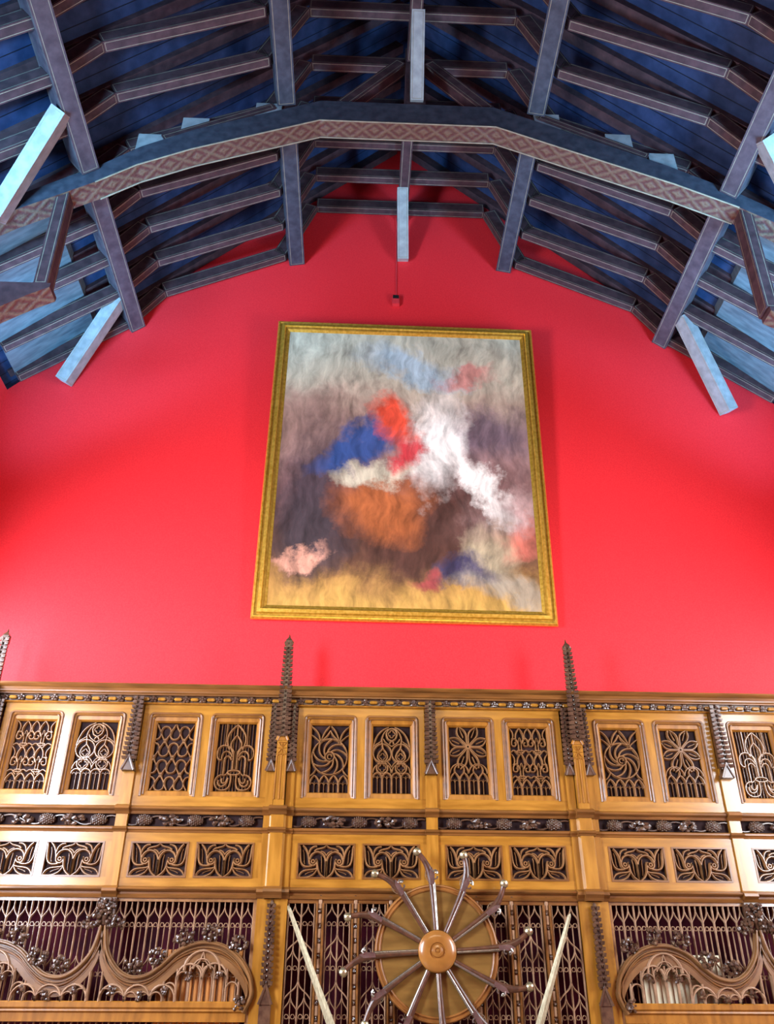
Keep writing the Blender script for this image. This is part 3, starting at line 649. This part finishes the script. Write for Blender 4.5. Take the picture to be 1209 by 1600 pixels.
    for i in (1, 3):
        a, b_ = xs[i], xs[i+1]
        bm = tracery_bm('mouchette', ow-.012, a+.006, Zc['lb']+.002, YP+.042, .0118, .040); O('scroll_panel', bm, 'tracery', t, label='pierced panel of paired curling scrolls')
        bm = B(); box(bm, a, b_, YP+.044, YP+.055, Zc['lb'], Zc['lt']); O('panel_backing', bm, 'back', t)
        bm = B(); sweep(bm, [(a+.006, Zc['lb']+.006), (b_-.006, Zc['lb']+.006), (b_-.006, Zc['lt']-.006), (a+.006, Zc['lt']-.006)], [(-.008, -.04), (-.008, .006), (.008, .006), (.008, -.04)], YP, True); O('bead_moulding', bm, 'oak_mould', t)
    prof3 = [(YP+.05, Zc['lr']), (YP, Zc['lr']), (YP-.02, Zc['lr']-.01), (YP-.05, Zc['lr']-.02), (YP-.058, Zc['lr']-.035), (YP-.04, Zc['lr']-.05), (YP-.02, Zc['lr']-.056), (YP-.018, Zc['lr']-.075), (YP-.03, Zc['lr']-.085), (YP-.02, Zc['m3']), (YP+.05, Zc['m3'])]
    bm = B(); mould(bm, x0, x1, prof3); O('moulding', bm, 'oak_mould', t)

# plain oak filling the panelling out to the side walls
bm = B(); box(bm, XL, piers[0]-.15, YP, YB, 0, Zc['top']); struct('trim_3', bm, 'oak')
bm = B(); box(bm, 5.5, XR, YP, YB, 0, Zc['top']); struct('trim_4', bm, 'oak')
# cornice with its rosettes
CN = thing('cornice', 'brown oak cornice with a row of carved rosettes crowning the panelling', 'cornice', (CX, 9.3, 4.62))
xa, xb = XL, XR
bm = B(); mould(bm, xa, xb, [(9.53, 4.82), (9.02, 4.82), (9.015, 4.80), (9.035, 4.785), (9.06, 4.775), (9.075, 4.75), (9.08, 4.735), (9.10, 4.725), (9.10, 4.715), (9.53, 4.715)]); O('crown_moulding', bm, 'oak_mould', CN)
bm = B(); box(bm, xa, xb, 9.14, 9.20, 4.635, 4.715); O('rosette_band', bm, 'carved', CN)
bm = B(); mould(bm, xa, xb, [(9.20, 4.635), (9.115, 4.635), (9.11, 4.628), (9.12, 4.62), (9.20, 4.62)]); O('lower_fillet', bm, 'oak_frame', CN)
NR = 46; x = -3.94+.09
rx = []
while x < 5.5: rx.append(x); x += .1805
for j, x in enumerate(rx):
    bm = B()
    for q_ in range(5):
        a = 2*pi*q_/5+.3; blob(bm, (x+.026*cos(a), 9.125, 4.675+.024*sin(a)), .021, (1, .8, 1), .1)
    blob(bm, (x, 9.112, 4.675), .016, jit=.05); O('rosette', bm, 'carved', CN)
    bm = B(); tube(bm, [(x+.052, 9.128, 4.675), (x+.06, 9.122, 4.675), (x+.12, 9.122, 4.675), (x+.128, 9.128, 4.675)], [.012, .019, .019, .012], 8); O('bead_bar', bm, 'oak', CN)

# uprights and pinnacles
def spire(bm, x, y, z0, z1, w0, w1, rows, side=1.0, cr=.022):
    v = []
    for z, w_ in ((z0, w0), (z1, w1)): v += [bm.verts.new((x+a*w_/2, y+b_*w_/2, z)) for a, b_ in ((-1, -1), (1, -1), (1, 1), (-1, 1))]
    for j in range(4): bm.faces.new([v[j], v[(j+1) % 4], v[4+(j+1) % 4], v[4+j]])
    bm.faces.new(v[:4][::-1]); bm.faces.new(v[4:])
    for r in range(rows):
        t = (r+.3)/rows; z = z0+(z1-z0)*t; w_ = w0+(w1-w0)*t; h = (z1-z0)/rows
        for a, b_ in ((-1, -1), (1, -1)):
            cx, cy = x+a*(w_/2+.004), y+b_*(w_/2+.004); c2 = cr*1.1*(1-.2*t)
            q_ = [bm.verts.new(p_) for p_ in ((cx-a*w_*.36, cy+.01, z), (cx+a*c2*.72, cy+.012, z), (cx+a*c2*.72, cy-c2*.6, z), (cx-a*w_*.36, cy-c2*.5, z), (cx-a*w_*.36, cy+.01, z+h*.72), (cx+a*c2, cy+.012, z+h*.72), (cx+a*c2, cy-c2, z+h*.6), (cx-a*w_*.36, cy-c2, z+h*.6))]
            for f in ((0, 1, 2, 3), (4, 7, 6, 5), (0, 4, 5, 1), (1, 5, 6, 2), (2, 6, 7, 3), (3, 7, 4, 0)): bm.faces.new([q_[i] for i in f])
        blob(bm, (x, y-w_/2-.008, z+h*.5), min(.011, w_*.16), (1, 1, 1.2), .1)
def gable(bm, x, y, z0, w_, h, d):
    """small steep moulded gable facing the hall"""
    sweep(bm, [(x-w_/2, z0), (x, z0+h), (x+w_/2, z0)], [(-.014, 0), (-.014, d*.7), (-.004, d), (.008, d), (.014, d*.6), (.014, 0)], y)
    v = [bm.verts.new(p_) for p_ in ((x-w_/2, y-d*.4, z0), (x+w_/2, y-d*.4, z0), (x, y-d*.4, z0+h), (x-w_/2, y, z0), (x+w_/2, y, z0), (x, y, z0+h))]
    for f in ((0, 1, 2), (3, 5, 4), (0, 3, 4, 1), (1, 4, 5, 2), (2, 5, 3, 0)): bm.faces.new([v[i] for i in f])
def cap_mould(bm, x0, x1, y, d, z, h):
    prism_x(bm, x0-.012, x1+.012, [(YB, z), (y, z), (y-d, z-h*.25), (y-d-.008, z-h*.5), (y-d*.5, z-h*.75), (y-.002, z-h), (YB, z-h)])
for x, lab in zip(posts, ('slim oak post with carved pinnacle in the left panelling', 'slim oak post with carved pinnacle at the centre, above the pistol wheel', 'slim oak post with carved pinnacle in the right panelling')):
    t = thing('panel_post', lab, 'post', (x, YB, Zc['m3']), 'slim posts of the panelling')
    bm = B(); box(bm, x-.06, x+.06, YP-.03, YB, Zc['br']+.0, 4.0); O('upper_shaft', bm, 'oak', t)
    bm = B(); box(bm, x-.06, x+.06, YP-.025, YB, Zc['m3'], Zc['m1']); O('lower_shaft', bm, 'oak', t)
    bm = B(); box(bm, x-.05, x+.05, YP-.005, YB, 4.0, 4.62); O('pinnacle_backing', bm, 'oak_mould', t)
    bm = B(); cap_mould(bm, x-.06, x+.06, YP-.03, .05, Zc['br']+.005, .095); cap_mould(bm, x-.06, x+.06, YP-.025, .02, Zc['fz'], .055); cap_mould(bm, x-.06, x+.06, YP-.025, .05, Zc['lr'], .11); O('cap_moulding', bm, 'oak_mould', t)
    bm = B(); spire(bm, x, YP-.045, 3.98, 4.69, .096, .056, 14, cr=.028); O('crocketed_spire', bm, 'carved', t)
    bm = B(); gable(bm, x-.001, YP-.095, 3.885, .135, .15, .02)
    for s in (-1, 1):
        v = [bm.verts.new(p_) for p_ in ((x+s*.068, YP-.095, 3.885), (x+s*.068, YP-.0, 3.885), (x+s*.05, YP-.05, 4.03), (x+s*.055, YP-.095, 3.885), (x+s*.055, YP, 3.885))]
        bm.faces.new([v[0], v[1], v[2]]); bm.faces.new([v[3], v[2], v[4]]); bm.faces.new([v[0], v[2], v[3]]); bm.faces.new([v[1], v[4], v[2]]); bm.faces.new([v[0], v[3], v[4], v[1]])
    box(bm, x-.062, x+.062, YP-.09, YP-.0, 3.885, 3.93); O('spire_gable', bm, 'carved', t)
def build_pier(x, lab):
    t = thing('pier', lab, 'pier', (x, YB, 1.2), 'broad piers with tall pinnacles')
    # broad shaft in three steps from the moulding down, and the lower length
    for z0, z1, nm in ((Zc['m3'], Zc['m1'], 'mid_shaft'), (1.2, Zc['m3']-.0, 'lower_shaft')):
        bm = B(); box(bm, x-.15, x+.15, YP-.02, YB, z0, z1); O('side_'+nm, bm, 'oak', t)
        bm = B(); pts_ = [(x-.085, YP-.02), (x-.065, YP-.075), (x+.065, YP-.075), (x+.085, YP-.02)]
        if nm == 'mid_shaft':
            a = [bm.verts.new((px_, py_, z0)) for px_, py_ in pts_]; b_ = [bm.verts.new((px_, py_, z1)) for px_, py_ in pts_]
            for i in range(4): bm.faces.new([a[i], a[(i+1) % 4], b_[(i+1) % 4], b_[i]])
            bm.faces.new(a[::-1]); bm.faces.new(b_); O('front_'+nm, bm, 'oak', t)
        else: bm.free()
    for s in (-1, 1):
        bm = B(); box(bm, x+s*.108-.042, x+s*.108+.042, YP-.025, YB, Zc['br'], 4.02); O('side_shaft', bm, 'oak', t)
        bm = B(); spire(bm, x+s*.108, YP-.035, 3.99, 4.64, .066, .034, 13, cr=.018); O('side_spire', bm, 'carved', t)
        bm = B(); gable(bm, x+s*.108, YP-.07, 3.90, .10, .13, .016); box(bm, x+s*.108-.045, x+s*.108+.045, YP-.068, YP, 3.90, 3.935); O('side_gable', bm, 'carved', t)
    bm = B(); box(bm, x-.056, x+.056, YP-.09, YB, Zc['br'], 4.26); O('centre_shaft', bm, 'oak', t)
    bm = B()
    for xx in (-.05, 0, .05): sweep(bm, [(x+xx, Zc['br']+.06), (x+xx, 4.06)], rib(.007, .014), YP-.09)
    for xx in (-.025, .025): sweep(bm, [(x+xx+.025*cos(rad(a)), 4.04+.03*sin(rad(a))) for a in range(0, 181, 30)], rib(.005, .012), YP-.09)
    for a_, b_ in (((-.045, 4.08), (.045, 4.2)), ((.045, 4.08), (-.045, 4.2)), ((-.045, 4.2), (.045, 4.2)), ((-.045, 4.075), (.045, 4.075)), ((0, 4.08), (0, 4.2)), ((-.045, 4.14), (.045, 4.14))): sweep(bm, [(x+a_[0], a_[1]), (x+b_[0], b_[1])], rib(.005, .012), YP-.09)
    O('shaft_tracery', bm, 'oak_frame', t)
    bm = B(); gable(bm, x, YP-.09, 4.22, .125, .135, .024); O('centre_gable', bm, 'oak_frame', t)
    bm = B(); spire(bm, x, YP-.075, 4.26, 5.34, .105, .052, 21, cr=.026)
    box(bm, x-.036, x+.036, YP-.111, YP-.039, 5.28, 5.37)
    for s in (-1, 1): blob(bm, (x+s*.03, YP-.09, 5.34), .028, (1, 1, 1.3), .15)
    v = [bm.verts.new(p_) for p_ in ((x-.038, YP-.113, 5.37), (x+.038, YP-.113, 5.37), (x+.038, YP-.037, 5.37), (x-.038, YP-.037, 5.37), (x, YP-.075, 5.43))]
    for i in range(4): bm.faces.new([v[i], v[(i+1) % 4], v[4]])
    bm.faces.new(v[:4][::-1]); tube(bm, [(x, YP-.075, 5.42), (x, YP-.075, 5.455)], [.012, .004], 6); O('crocketed_spire', bm, 'carved', t)
    bm = B(); cap_mould(bm, x-.15, x+.15, YP-.02, .05, Zc['br']+.005, .095); cap_mould(bm, x-.08, x+.08, YP-.08, .045, Zc['br']+.008, .095)
    cap_mould(bm, x-.15, x+.15, YP-.02, .02, Zc['fz'], .055); cap_mould(bm, x-.08, x+.08, YP-.075, .02, Zc['fz'], .055); cap_mould(bm, x-.15, x+.15, YP-.02, .05, Zc['lr'], .11); cap_mould(bm, x-.08, x+.08, YP-.075, .04, Zc['lr'], .11); O('cap_moulding', bm, 'oak_mould', t)
    bm = B(); spire(bm, x, YP-.035, 1.90, 2.62, .075, .046, 14, cr=.018); tube(bm, [(x, YP-.035, 2.61), (x, YP-.035, 2.655)], [.022, .01], 6); O('lower_spire', bm, 'carved', t)
    bm = B(); gable(bm, x, YP-.075, 1.76, .12, .16, .02); box(bm, x-.055, x+.055, YP-.072, YP-.02, 1.2, 1.79); O('lower_gable', bm, 'carved', t)
    return t
for x, lab in zip(piers, ('broad oak pier at the far left edge, pinnacle tip on red wall', 'broad oak pier with tall pinnacle left of the pistol wheel', 'broad oak pier with tall pinnacle right of the pistol wheel')): build_pier(x, lab)

# ------------------------------------------------------------------ pierced screens below the panelling
def lattice(bm, x0, x1, z0, z1, n_, Y, tiers, wd=.0085, h=.026):
    """upright bars with cusped heads at each tier height"""
    st = (x1-x0)/n_
    for i in range(n_+1): sweep(bm, [(x0+i*st, z0), (x0+i*st, z1)], rib(wd, h), Y)
    for i in range(n_):
        a = x0+i*st; m_ = a+st/2
        sweep(bm, [(m_, z0), (m_, tiers[0]-.13)], rib(wd*.55, h*.7), Y)
        for zt in tiers:
            for s, c_ in ((1, a), (-1, a+st)):
                sweep(bm, Z((c_, zt-.10), (c_, zt-.05), (c_+s*st*.40, zt-.05), (m_, zt+.02), 6), rib(wd*.8, h*.9), Y)
                sweep(bm, Z((c_+s*.006, zt-.17), (c_+s*.012, zt-.10), (c_+s*st*.42, zt-.10), (m_, zt-.16), 6), rib(wd*.5, h*.7), Y)
            sweep(bm, [(m_, zt+.01), (m_, min(z1, zt+.075))], rib(wd*.7, h*.8), Y)
            bb = .016
            for s in (-1, 1): sweep(bm, A(m_+s*st*.22, zt-.135, .02, 0, 360, 6), rib(wd*.45, h*.6), Y, True)
HALF = [(.009, 2.45), (.04, 2.28), (.10, 2.16), (.21, 2.05), (.335, 2.00), (.479, 2.02), (.603, 2.10), (.737, 2.218), (.879, 2.281), (1.016, 2.297), (1.181, 2.262), (1.318, 2.17), (1.408, 2.058), (1.448, 1.958), (1.452, 1.859), (1.39, 1.741)]
def ogee_screen(cx, sides, xl, xr, lab, lab_board, bmat):
    t = thing('ogee_screen', lab, 'carved screen', (cx, YP, 1.2), 'pierced screens with ogee arches')
    n_ = round((xr-xl)/.1145)
    bm = B(); lattice(bm, xl+.03, xr-.03, 1.2, Zc['m3']-.02, n_, YP+.03, (2.565, 2.14)); O('lattice', bm, 'bars', t)
    bm = B(); box(bm, xl, xr, YP+.0, YP+.05, Zc['m3']-.03, Zc['m3']); box(bm, xl, xl+.03, YP-.01, YP+.05, 1.2, Zc['m3']-.03); box(bm, xr-.03, xr, YP-.01, YP+.05, 1.2, Zc['m3']-.03); O('screen_frame', bm, 'tracery', t)
    bm = B(); prism_x(bm, xl+.03, xr-.03, [(YP+.05, 1.785), (YP-.05, 1.785), (YP-.06, 1.775), (YP-.06, 1.735), (YP-.045, 1.72), (YP-.05, 1.705), (YP-.03, 1.69), (YP-.03, 1.62), (YP+.05, 1.62)]); O('sill_rail', bm, 'oak_frame', t)
    YA = YP-.02
    prof = [(-.036, 0), (-.036, .02), (-.030, .034), (-.022, .034), (-.018, .018), (-.006, .018), (-.002, .048), (.008, .060), (.018, .060), (.024, .044), (.026, .03), (.034, .03), (.036, 0)]
    for s in sides:
        crv = [(cx+s*x, z) for x, z in catmull(HALF, 5)]
        bm = B(); pf = [(o_*s, d_) for o_, d_ in prof]
        sweep(bm, [(x, z-.038) for x, z in crv], pf, YA); O('arch_moulding', bm, 'arch', t)
        # second slimmer order under the main moulding
        bm = B(); sweep(bm, [(x-s*0, z-.098) for x, z in crv if z-.098 > 1.79], [(o_*.6, d_*.6) for o_, d_ in pf], YA); O('inner_order', bm, 'oak_mould', t)
        bm = B(); sweep(bm, [(x, z-.155) for x, z in crv if z-.155 > 1.80], [(-.03*s, 0), (-.03*s, .016), (.045*s, .016), (.045*s, 0)], YA); O('spandrel_web', bm, 'arch', t)
        # arcade below the arch
        def hz(xx):
            xx = abs(xx-cx); pr_ = HALF[0]
            for p_ in HALF[1:]:
                if p_[0] >= xx and p_[0] > pr_[0]: return pr_[1]+(p_[1]-pr_[1])*(xx-pr_[0])/(p_[0]-pr_[0])
                pr_ = p_
            return 1.8
        bm = B(); st = .1165; bars = [cx+s*st*(i+.5) for i in range(12)]
        for i, xx in enumerate(bars):
            top = min(hz(xx), hz(xx-.03), hz(xx+.03))-.16
            if i in (7, 8, 9): top = 2.10
            sweep(bm, [(xx, 1.78), (xx, max(1.86, top))], rib(.010, .03), YA)
        def cell(i0, i1, drop, w_):
            a, b_ = sorted((bars[i0], bars[i1])); tp = min(hz(a), hz(b_), hz((a+b_)/2))-drop; r = (b_-a)/2
            if tp-r < 1.80: tp = 1.80+r
            sweep(bm, [(a, tp-r-.02)]+A((a+b_)/2, tp-r, r, 180, 0, 10)+[(b_, tp-r-.02)], rib(w_, .04), YA)
        for i in range(0, 11): cell(i, i+1, .20, .009)
        for i in range(0, 10, 2): cell(i, i+2, .135, .013)
        sweep(bm, A(cx+s*.985, 2.035, .17, 0, 180, 14), rib(.015, .045), YA); sweep(bm, A(cx+s*.985, 2.05, .085, 0, 180, 10), rib(.010, .04), YA)
        sweep(bm, Z((cx+s*.90, 2.05), (cx+s*.93, 2.10), (cx+s*.97, 2.10), (cx+s*.985, 2.2), 8), rib(.009, .035), YA); sweep(bm, Z((cx+s*1.07, 2.05), (cx+s*1.04, 2.10), (cx+s*1.0, 2.10), (cx+s*.985, 2.2), 8), rib(.009, .035), YA)
        O('arcade_tracery', bm, 'bars', t)
        for xx, zz in ((.17, 1.87), (.43, 1.83), (.66, 1.87), (.87, 1.99), (1.15, 1.99)):
            bm = B()
            for q_ in range(8): blob(bm, (cx+s*xx+random.uniform(-.028, .028), YA-.045+random.uniform(-.02, .02), zz+random.uniform(-.035, .03)), random.uniform(.014, .022))
            O('cusp_boss', bm, 'carved', t)
        for xx, zz, r in ((.34, 2.08, .085), (.56, 2.15, .09), (.79, 2.32, .09), (1.05, 2.36, .09), (1.31, 2.27, .085)):
            bm = B()
            for q_ in range(28):
                a = random.uniform(0, 2*pi); rr = r*random.uniform(.1, 1)**.5; blob(bm, (cx+s*xx+rr*cos(a), YA-.035+random.uniform(-.035, .02), zz+rr*.8*sin(a)), random.uniform(.014, .027), jit=.3)
            O('leaf_crocket', bm, 'carved', t)
        bm = B()
        for q_ in range(14): blob(bm, (cx+s*1.36+random.uniform(-.05, .05), YA-.04+random.uniform(-.03, .02), 1.76+random.uniform(-.05, .06)), random.uniform(.015, .026), jit=.3)
        O('foot_boss', bm, 'carved', t)
    bm = B()
    for q_ in range(46):
        s = random.choice((-1, 1)) if len(sides) > 1 else random.choice((-1, sides[0])); u_ = random.uniform(.02, .19)
        blob(bm, (cx+s*u_, YA-.035+random.uniform(-.045, .02), 2.40+.05*sin(u_*16)+random.uniform(-.055, .055)), random.uniform(.016, .028), jit=.3)
    tube(bm, [(cx, YA-.03, 2.42), (cx, YA-.03, 2.5)], [.02, .03], 8); O('finial', bm, 'carved', t)
    bm = B()
    for q_ in range(40): blob(bm, (cx+random.uniform(-.085, .085), YP-.05+random.uniform(-.05, .02), 2.57+random.uniform(-.07, .075)), random.uniform(.016, .027), jit=.3)
    box(bm, cx-.085, cx+.085, YP-.05, YP+.04, 2.50, 2.664); O('leaf_corbel', bm, 'carved', t)
    return t
LX0, LX1 = piers[0]+.15, piers[1]-.15
ogee_screen(posts[0], (-1, 1), LX0, LX1, 'pierced oak screen with ogee arch at the lower left', '', 'board')
ogee_screen(posts[2], (-1, 1), piers[2]+.15, 5.5, 'pierced oak screen with ogee arch at the lower right', '', 'pale')
def boards(x0, x1, z0, z1, mat_, label):
    t = thing('recess_boards', label, 'boarding', ((x0+x1)/2, 9.25, z0))
    n_ = max(2, round((x1-x0)/.11)); st = (x1-x0)/n_
    for i in range(n_):
        bm = B(); box(bm, x0+i*st+.003, x0+(i+1)*st-.003, 9.235, 9.26, z0, z1); O('plank', bm, mat_, t)
    bm = B(); box(bm, x0, x1, 9.26, 9.28, z0+.1, z0+.2); O('ledge_batten', bm, mat_, t)
boards(-1.82, -1.02, .5, 2.22, 'board', 'orange wooden boards seen through the lower left arch')
boards(2.84, 3.66, .5, 2.2, 'pale', 'pale wooden boards seen through the lower right arch')
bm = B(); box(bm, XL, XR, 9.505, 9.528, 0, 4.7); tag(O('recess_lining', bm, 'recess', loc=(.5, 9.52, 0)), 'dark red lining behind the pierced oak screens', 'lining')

def light_screen(x0, x1, lab, flip):
    t = thing('upright_screen', lab, 'carved screen', ((x0+x1)/2, YP, 1.2), 'upright screens behind the pistol wheel')
    W_ = x1-x0; st_x = [x0+.327+.35*i for i in range(3)]
    if flip: st_x = [x0+x1-x for x in st_x][::-1]
    edges = [x0]+[v for x in st_x for v in (x-.043, x+.043)]+[x1]
    bm = B(); box(bm, x0, x1, YP, YP+.05, Zc['m3']-.035, Zc['m3']); O('head_rail', bm, 'oak_mould', t)
    for i in range(0, len(edges), 2):
        a, b_ = edges[i]+.012, edges[i+1]-.012
        bm = B(); lattice(bm, a, b_, 1.2, Zc['m3']-.03, 2, YP+.035, (2.585, 2.20, 1.80), .0085, .03)
        for zt in (2.20, 1.80):
            for s in (-1, 1):
                m_ = (a+b_)/2; sweep(bm, Z((m_, zt+.16), (m_+s*.01, zt+.08), (m_+s*(b_-a)*.3, zt+.08), (m_+s*(b_-a)*.5, zt), 8), rib(.008, .03), YP+.035)
        O('tracery_light', bm, 'bars', t)
    for x in st_x:
        bm = B()
        for s in (-1, 1): sweep(bm, [(x+s*.03, 1.2), (x+s*.03, Zc['m3']-.035)], [(-.012, -.03), (-.012, .02), (-.004, .032), (.004, .032), (.012, .02), (.012, -.03)], YP)
        box(bm, x-.02, x+.02, YP+.0, YP+.03, 1.2, Zc['m3']-.035); md = O('studded_moulding', bm, 'oak_mould', t)
        z = 1.28
        while z < 2.6:
            bm = B(); box(bm, x-.017, x+.017, YP-.016, YP, z, z+.085); bmesh.ops.bevel(bm, geom=list(bm.edges), offset=.006, segments=1, affect='EDGES'); O('billet', bm, 'bars', md)
            bm = B()
            for q_ in range(5): blob(bm, (x+random.uniform(-.01, .01), YP-.014, z+.108+random.uniform(-.01, .01)), .012)
            O('stud', bm, 'carved', md); z += .13
a, b_ = bay_span(-1); light_screen(a, b_, 'pierced upright oak screen left of the pistol wheel', False)
a, b_ = bay_span(0); light_screen(a, b_, 'pierced upright oak screen right of the pistol wheel', True)
t = thing('centre_post', 'slim oak post hidden behind the pistol wheel', 'post', (CX, YP, 1.2)); bm = B(); box(bm, CX-.06, CX+.06, YP-.02, YB, 1.2, Zc['m3']); O('lower_shaft', bm, 'oak', t)

# ------------------------------------------------------------------ wheel of pistols
DC = (.838, 9.0, 2.20); DR = .59
D = thing('display_disc', 'round polished wooden disc carrying a wheel of pistols', 'display board', (DC[0], 9.06, DC[2]-DR))
bm = B(); lathe_y(bm, DC, [(0, -.03), (DR-.05, -.03), (DR-.05, .02), (0, .02)], 72); O('disc_board', bm, 'disc', D, True)
bm = B(); lathe_y(bm, DC, [(DR-.055, -.03), (DR, -.03), (DR+.005, .01), (DR-.005, .03), (DR-.015, .033), (DR-.022, .022), (DR-.032, .022), (DR-.045, .036), (DR-.055, .03), (DR-.06, .018), (DR-.055, -.03)], 72); O('disc_rim', bm, 'disc_rim', D, True)
bm = B(); lathe_y(bm, DC, [(0, .01), (.17, .01), (.182, .07), (.18, .085), (.165, .10), (.12, .115), (.075, .118), (.07, .108), (.055, .108), (.05, .122), (.03, .128), (.022, .118), (.012, .118), (.008, .126), (0, .128)], 48); O('centre_boss', bm, 'boss', D, True)
bm = B(); box(bm, DC[0]-.06, DC[0]+.06, 9.03, YP-.02, DC[2]-.3, DC[2]+.3); O('mounting_block', bm, 'oak', D)
def pistol(ang, label, k_):
    """built pointing along local +z from the boss, underside towards local -x"""
    t = thing('flintlock_pistol', label, 'pistol', (DC[0], DC[1]-.06, DC[2]), 'pistols fanned around the wooden disc')
    o_ = Vector((DC[0], DC[1]-.06, DC[2])); v = lambda x, y, z: (o_.x+x, o_.y+y, o_.z+z)
    bm = B(); path = [(.004, .185), (.004, .35), (.0, .55), (-.006, .64), (-.02, .72), (-.05, .79), (-.092, .855), (-.125, .89)]; rr = [(.020, .018), (.022, .019), (.027, .022), (.034, .024), (.035, .025), (.028, .023), (.025, .022), (.029, .026)]
    P_ = catmull(path, 3); R_ = [rr[min(i//3, 7)] if i % 3 == 0 or i//3 >= 7 else tuple(rr[i//3][j]+(rr[i//3+1][j]-rr[i//3][j])*(i % 3)/3 for j in (0, 1)) for i in range(len(P_))]
    tube(bm, [v(x-.006, 0, z) for x, z in P_], R_, 10); O('stock', bm, 'walnut', t, True)
    bm = B(); tube(bm, [v(.016, -.008, .185), v(.016, -.008, .50), v(.014, -.008, .60)], [.0115, .0135, .016], 10); O('barrel', bm, 'steel', t, True)
    bm = B(); tube(bm, [v(-.112, 0, .872), v(-.122, 0, .884), v(-.140, 0, .902), v(-.152, 0, .915), v(-.158, 0, .921)], [.030, .040, .042, .033, .010], 12); O('butt_cap', bm, 'brass', t, True)
    bm = B(); a = [(-.024, .585), (.018, .59), (.026, .68), (.006, .745), (-.024, .70)]; a_ = [bm.verts.new(v(x, -.026, z)) for x, z in a]; c_ = [bm.verts.new(v(x, -.014, z)) for x, z in a]
    for i in range(5): bm.faces.new([a_[i], a_[(i+1) % 5], c_[(i+1) % 5], c_[i]])
    bm.faces.new(a_); bm.faces.new(c_[::-1]); lk = O('lock_plate', bm, 'steel', t)
    bm = B(); tube(bm, [v(.012, -.032, .70), v(.034, -.032, .715), v(.052, -.032, .70), v(.056, -.032, .68)], [.010, .009, .010, .014], 8); tube(bm, [v(.02, -.03, .63), v(.046, -.03, .637), v(.052, -.03, .655)], [.007, .007, .011], 6); blob(bm, v(.040, -.036, .69), .013, jit=.05, sub=2); O('cock', bm, 'steel', lk, True)
    bm = B(); tube(bm, [v(x, 0, z) for x, z in ((-.03, .615), (-.052, .632), (-.064, .665), (-.060, .70), (-.045, .735))], .0045, 6); tube(bm, [v(-.04, 0, .665), v(-.062, 0, .68)], .004, 6); O('trigger_guard', bm, 'brass', t, True)
    bm = B(); tube(bm, [v(-.017, -.002, .187), v(-.017, -.002, .52)], .005, 6); O('ramrod', bm, 'walnut', t, True)
    t.rotation_euler = (0, rad(ang), 0); return t
PL = {-3: 'pistol pointing straight up from the wooden disc, pale butt cap at top', 27: 'pistol slanting up, first clockwise from the topmost one', 57: 'pistol at upper right of the disc, butt curling upward', 87: 'pistol lying nearly level at the right of the disc',
      117: 'pistol slanting down at the lower right of the disc', 147: 'pistol at the disc bottom pointing down to the right', 177: 'pistol hanging straight down below the disc boss', 207: 'pistol at the disc bottom pointing down to the left',
      237: 'pistol slanting down at the lower left of the disc', 267: 'pistol lying nearly level at the left of the disc', 297: 'pistol at upper left of disc, slanting with butt bent down', 327: 'pistol slanting up, first anticlockwise from the topmost one'}
for i, (a, l_) in enumerate(PL.items()): pistol(a, l_, i)
# ------------------------------------------------------------------ two long blades
def sword(top, bot, lab):
    t = thing('long_sword', lab, 'sword', (bot[0], 8.96, bot[1]-.75), 'long blades slanting either side of the wheel')
    dx, dz = bot[0]-top[0], bot[1]-top[1]; L_ = hypot(dx, dz); d = Vector((dx/L_, 0, dz/L_)); n_ = Vector((-d.z, 0, d.x)); o_ = Vector((top[0], 8.98, top[1]))
    bm = B(); rs = []
    for s, w_ in ((0, .006), (.03, .017), (.3, .024), (.7, .030), (1.05, .036), (1.55, .040)):
        c = o_+d*s*L_; rs.append([bm.verts.new(c+n_*w_), bm.verts.new(c+Vector((0, -.014, 0))), bm.verts.new(c-n_*w_), bm.verts.new(c+Vector((0, .012, 0)))])
    for a, b_ in zip(rs, rs[1:]):
        for j in range(4): bm.faces.new([a[j], a[(j+1) % 4], b_[(j+1) % 4], b_[j]])
    bm.faces.new(rs[0][::-1]); bm.faces.new(rs[-1]); O('blade', bm, 'blade', t)
    e = o_+d*1.55*L_; bm = B(); tube(bm, [e-n_*.16, e-n_*.02, e+n_*.02, e+n_*.16], [.012, .016, .016, .012], 8); O('cross_guard', bm, 'steel', t, True)
    bm = B(); tube(bm, [e, e+d*.1, e+d*.22], [.014, .018, .014], 8); O('grip', bm, 'walnut', t, True)
sword((-.60, 2.59), (-.19, 1.695), 'long pale blade slanting down from the left pier'); sword((2.155, 2.54), (1.81, 1.705), 'long pale blade slanting down from the right pier')
